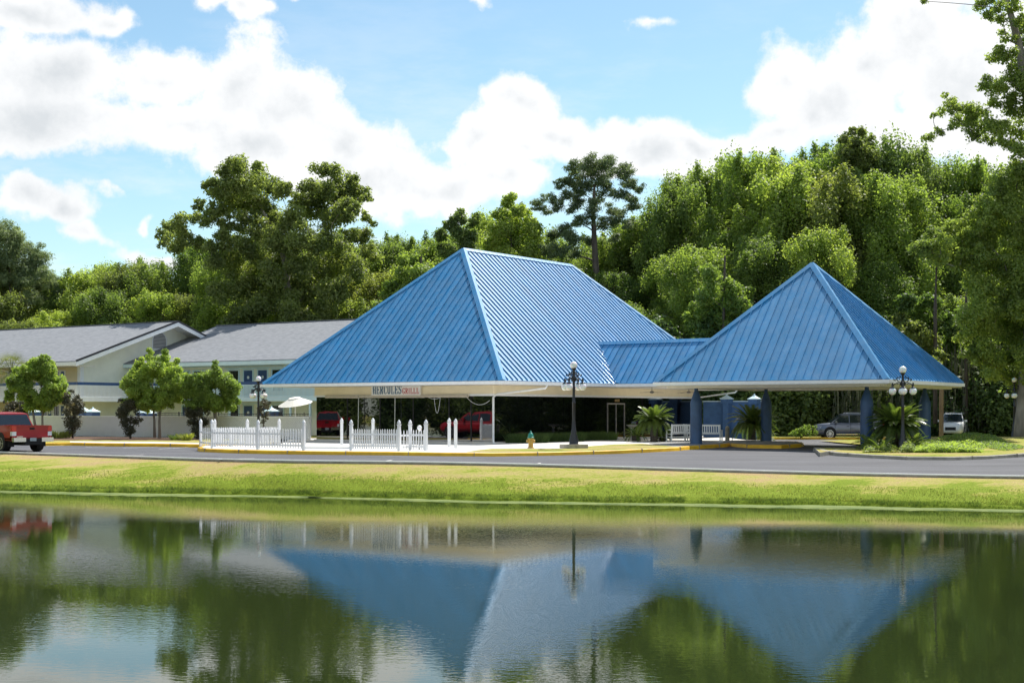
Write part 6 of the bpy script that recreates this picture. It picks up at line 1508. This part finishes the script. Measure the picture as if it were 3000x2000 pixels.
def cycad(loc, sc, trunk_h, nf_, label, seed, dry=0, skirt=0.0):
    r_ = random.Random(seed); t = empty('cycad', loc, 0, label, 'cycad', 'cycads by the canopy')
    b = MB(); z = 0; prof = []
    for i in range(int(trunk_h / 0.06) + 1): prof += [(0.20 + 0.03 * (i % 2), i * 0.06)]
    if len(prof) > 1: b.lathe(prof, seg=12); b.build('trunk', M['bark'], t)
    for i in range(nf_):
        q = i / nf_; a = i * 2.39996 + r_.uniform(-.15, .15); tilt = R(-38 + 66 * q ** 0.8 + r_.uniform(-6, 6))
        me = FR[2] if q < 0.25 else (FR[0] if q < 0.6 else FR[1])
        o = link('frond', me, t, loc=(0.08 * math.cos(a), 0.08 * math.sin(a), trunk_h - 0.02 * q), rot=(r_.uniform(-.2, .2), tilt, a)); s = sc * r_.uniform(0.88, 1.08); o.scale = (s, s, s); o.rotation_mode = 'XYZ'
    for i in range(dry):
        a = r_.uniform(0, 6.28); o = link('dry_frond', FD, t, loc=(0.1 * math.cos(a), 0.1 * math.sin(a), trunk_h - 0.15 - 0.2 * r_.random()), rot=(r_.uniform(-.3, .3), R(r_.uniform(38, 75)), a)); s = sc * r_.uniform(0.6, 0.85); o.scale = (s, s, s)
    return t
cycad(G(1916, 1293, CH), 0.95, 1.12, 92, 'cycad with a bright green crown beside the white bench and restaurant wall', 101)
cycad(G(2203, 1288, CH + 0.05), 1.18, 0.95, 66, 'shaded cycad on pale gravel between the first two blue columns', 102)
cycad(AT(2625, 67.5, 0.3), 1.12, 0.95, 116, 'largest sunlit cycad with brown dead fronds behind the street lamp', 103, dry=26)
cycad(AT(2548, 66.5, 0.1), 0.72, 0.25, 34, 'small bright cycad offshoot at the left foot of the largest cycad', 104)
cycad(G(1862, 1291, CH), 0.62, 0.3, 26, 'small low cycad offshoot left of the bright cycad by the restaurant', 105)
cycad(G(1940, 1292, CH), 0.60, 0.2, 24, 'small low cycad offshoot in front of the first white bench', 106)
cycad(G(2245, 1289, CH), 0.6, 0.15, 22, 'small shaded cycad offshoot beside the second blue column', 107)
cycad(AT(2580, 65.2, 0.1), 0.62, 0.12, 24, 'small dark cycad offshoot below the largest cycad, left of the lamp', 108)
cycad(AT(2672, 66.5, 0.2), 0.66, 0.15, 26, 'small cycad offshoot right of the lamp below the largest cycad', 109)
# ground cover on the right island
def cover(name, pts, n, size, m, label, hgt=0.14):
    g = np.random.default_rng(len(label)); T = []
    for _ in range(n):
        i = int(g.integers(0, len(pts))); px, py, rx, ry = pts[i]; a = g.uniform(0, 6.28); q = g.uniform(0, 1) ** 0.5
        p = G(px + rx * q * math.cos(a), py + ry * q * math.sin(a), CH); T.append((p.x, p.y, p.z + mh(p.x, p.y) + g.uniform(0, 1) * hgt * (1.1 - q * 0.8)))
    P = np.array(T); N_ = rand_unit(n, g) * 0.6 + np.array([0, 0, 0.8]); N_ /= np.linalg.norm(N_, axis=1, keepdims=True)
    o = link(name, npmesh(name, leaf_quads(P, N_, size, 0.5, g), 4, M[m])); tag(o, label, 'ground cover', kind='stuff')
cover('ground_cover', [(2560, 1321, 40, 5), (2620, 1323, 40, 6), (2680, 1325, 60, 6), (2740, 1326, 70, 6), (2800, 1326, 60, 5)], 15000, 0.045, 'grass_blade', 'low bright green creeping plants on the lawn island in front of the largest cycad', 0.16)
cover('ground_cover', [(2740, 1316, 60, 7), (2790, 1314, 60, 8), (2840, 1322, 50, 6), (2700, 1312, 40, 6)], 16000, 0.05, 'leaf_shrub', 'darker creeping juniper on the slope right of the largest cycad', 0.34)
cover('ground_cover', [(2800, 1300, 60, 8), (2850, 1296, 70, 6), (2900, 1303, 50, 6), (2950, 1310, 50, 5), (2730, 1304, 50, 6)], 13000, 0.05, 'leaf_mid', 'thin creeping plants over the earth mound left of the roadside trunk', 0.2)
cover('ground_cover', [(2550, 1312, 25, 5), (2600, 1312, 30, 5), (2660, 1314, 25, 5)], 6000, 0.05, 'leaf_dark', 'dark plants around the feet of the largest cycad', 0.5)
# leaf litter patches
flat('mulch_patch', [AT(2690, 76.5, 0), AT(2800, 75.5, 0), AT(2850, 77, 0), AT(2830, 80, 0), AT(2700, 80, 0)], CH + 0.012, M['mulch'], 'bark mulch around the fourth column')
# shrub by the grey SUV, low juniper
hero('low_shrub', 2345, 96, [(2345,1284,0),(2345,1275,0),(2345,1268,0)], [(2330,1266,14),(2350,1260,15),(2370,1256,12),(2365,1268,14),(2340,1272,12),(2320,1272,9),(2385,1252,8),(2390,1266,10)], 'leaf_shrub', 0.05, 2500, 'low bright green shrub in front of the grey SUV bonnet', 'shrub', 0.5, 111, tr0=0.04)
# palmetto at the left edge
def palmetto(loc, h, label):
    t = empty('palmetto', loc, 0, label, 'palm'); MB().tube([(0, 0, 0), (0.05, 0, h * 0.5), (0, 0, h)], [0.2, 0.17, 0.16], 10).build('trunk', M['bark'], t)
    b = MB(); n = 22
    for i in range(n):
        a0, a1 = -1.25 + 2.5 * i / n, -1.25 + 2.5 * (i + 0.8) / n; r0, r1 = 0.25, 0.95
        am = (a0 + a1) / 2
        b.quad((r0 * math.cos(a0), r0 * math.sin(a0), 0), (r0 * math.cos(a1), r0 * math.sin(a1), 0.0), (r1 * math.cos(am) + 0.01, r1 * math.sin(am), -0.22 - 0.08 * abs(am)))
    b.tube([(-0.75, 0, 0.0), (0.25, 0, 0)], 0.014, 4); me = b.mesh('fan_leaf', M['palmetto'])
    r_ = random.Random(4)
    for i in range(34):
        a = i * 2.4; q = i / 34; o = link('fan_leaf', me, t, loc=(0.75 * math.cos(a) * math.cos(R(80 - 125 * q)), 0.75 * math.sin(a) * math.cos(R(80 - 125 * q)), h + 0.75 * math.sin(R(80 - 125 * q))), rot=(r_.uniform(-.5, .5), -R(80 - 125 * q), a))
palmetto(AT(34, 100, 0.1), 4.6, 'palmetto palm behind the leftmost round tree')
# hanging moss in the dark edge of the wood right of the canopy
n = 2600; g = np.random.default_rng(9); P = np.zeros((n, 3)); P[:, 0] = g.uniform(17, 36, n); P[:, 1] = 105 + g.uniform(-1.5, 1.5, n) + (P[:, 0] < 24) * 3; P[:, 2] = g.uniform(1.2, 7, n)
cl = np.round(P[:, 0] * 1.3) / 1.3 + g.normal(size=n) * 0.12; P[:, 0] = cl
V = np.zeros((n, 4, 3)); l = g.uniform(0.4, 1.2, n); w = 0.03
for k, (sx_, f) in enumerate(((-1, 0), (1, 0), (0.5, -1), (-0.5, -1))): V[:, k] = P; V[:, k, 0] += sx_ * w; V[:, k, 2] += f * l
tag(link('hanging_moss', npmesh('hanging_moss', V, 4, M['moss'])), 'grey green moss hanging from branches behind the grey SUV', 'moss', kind='stuff')
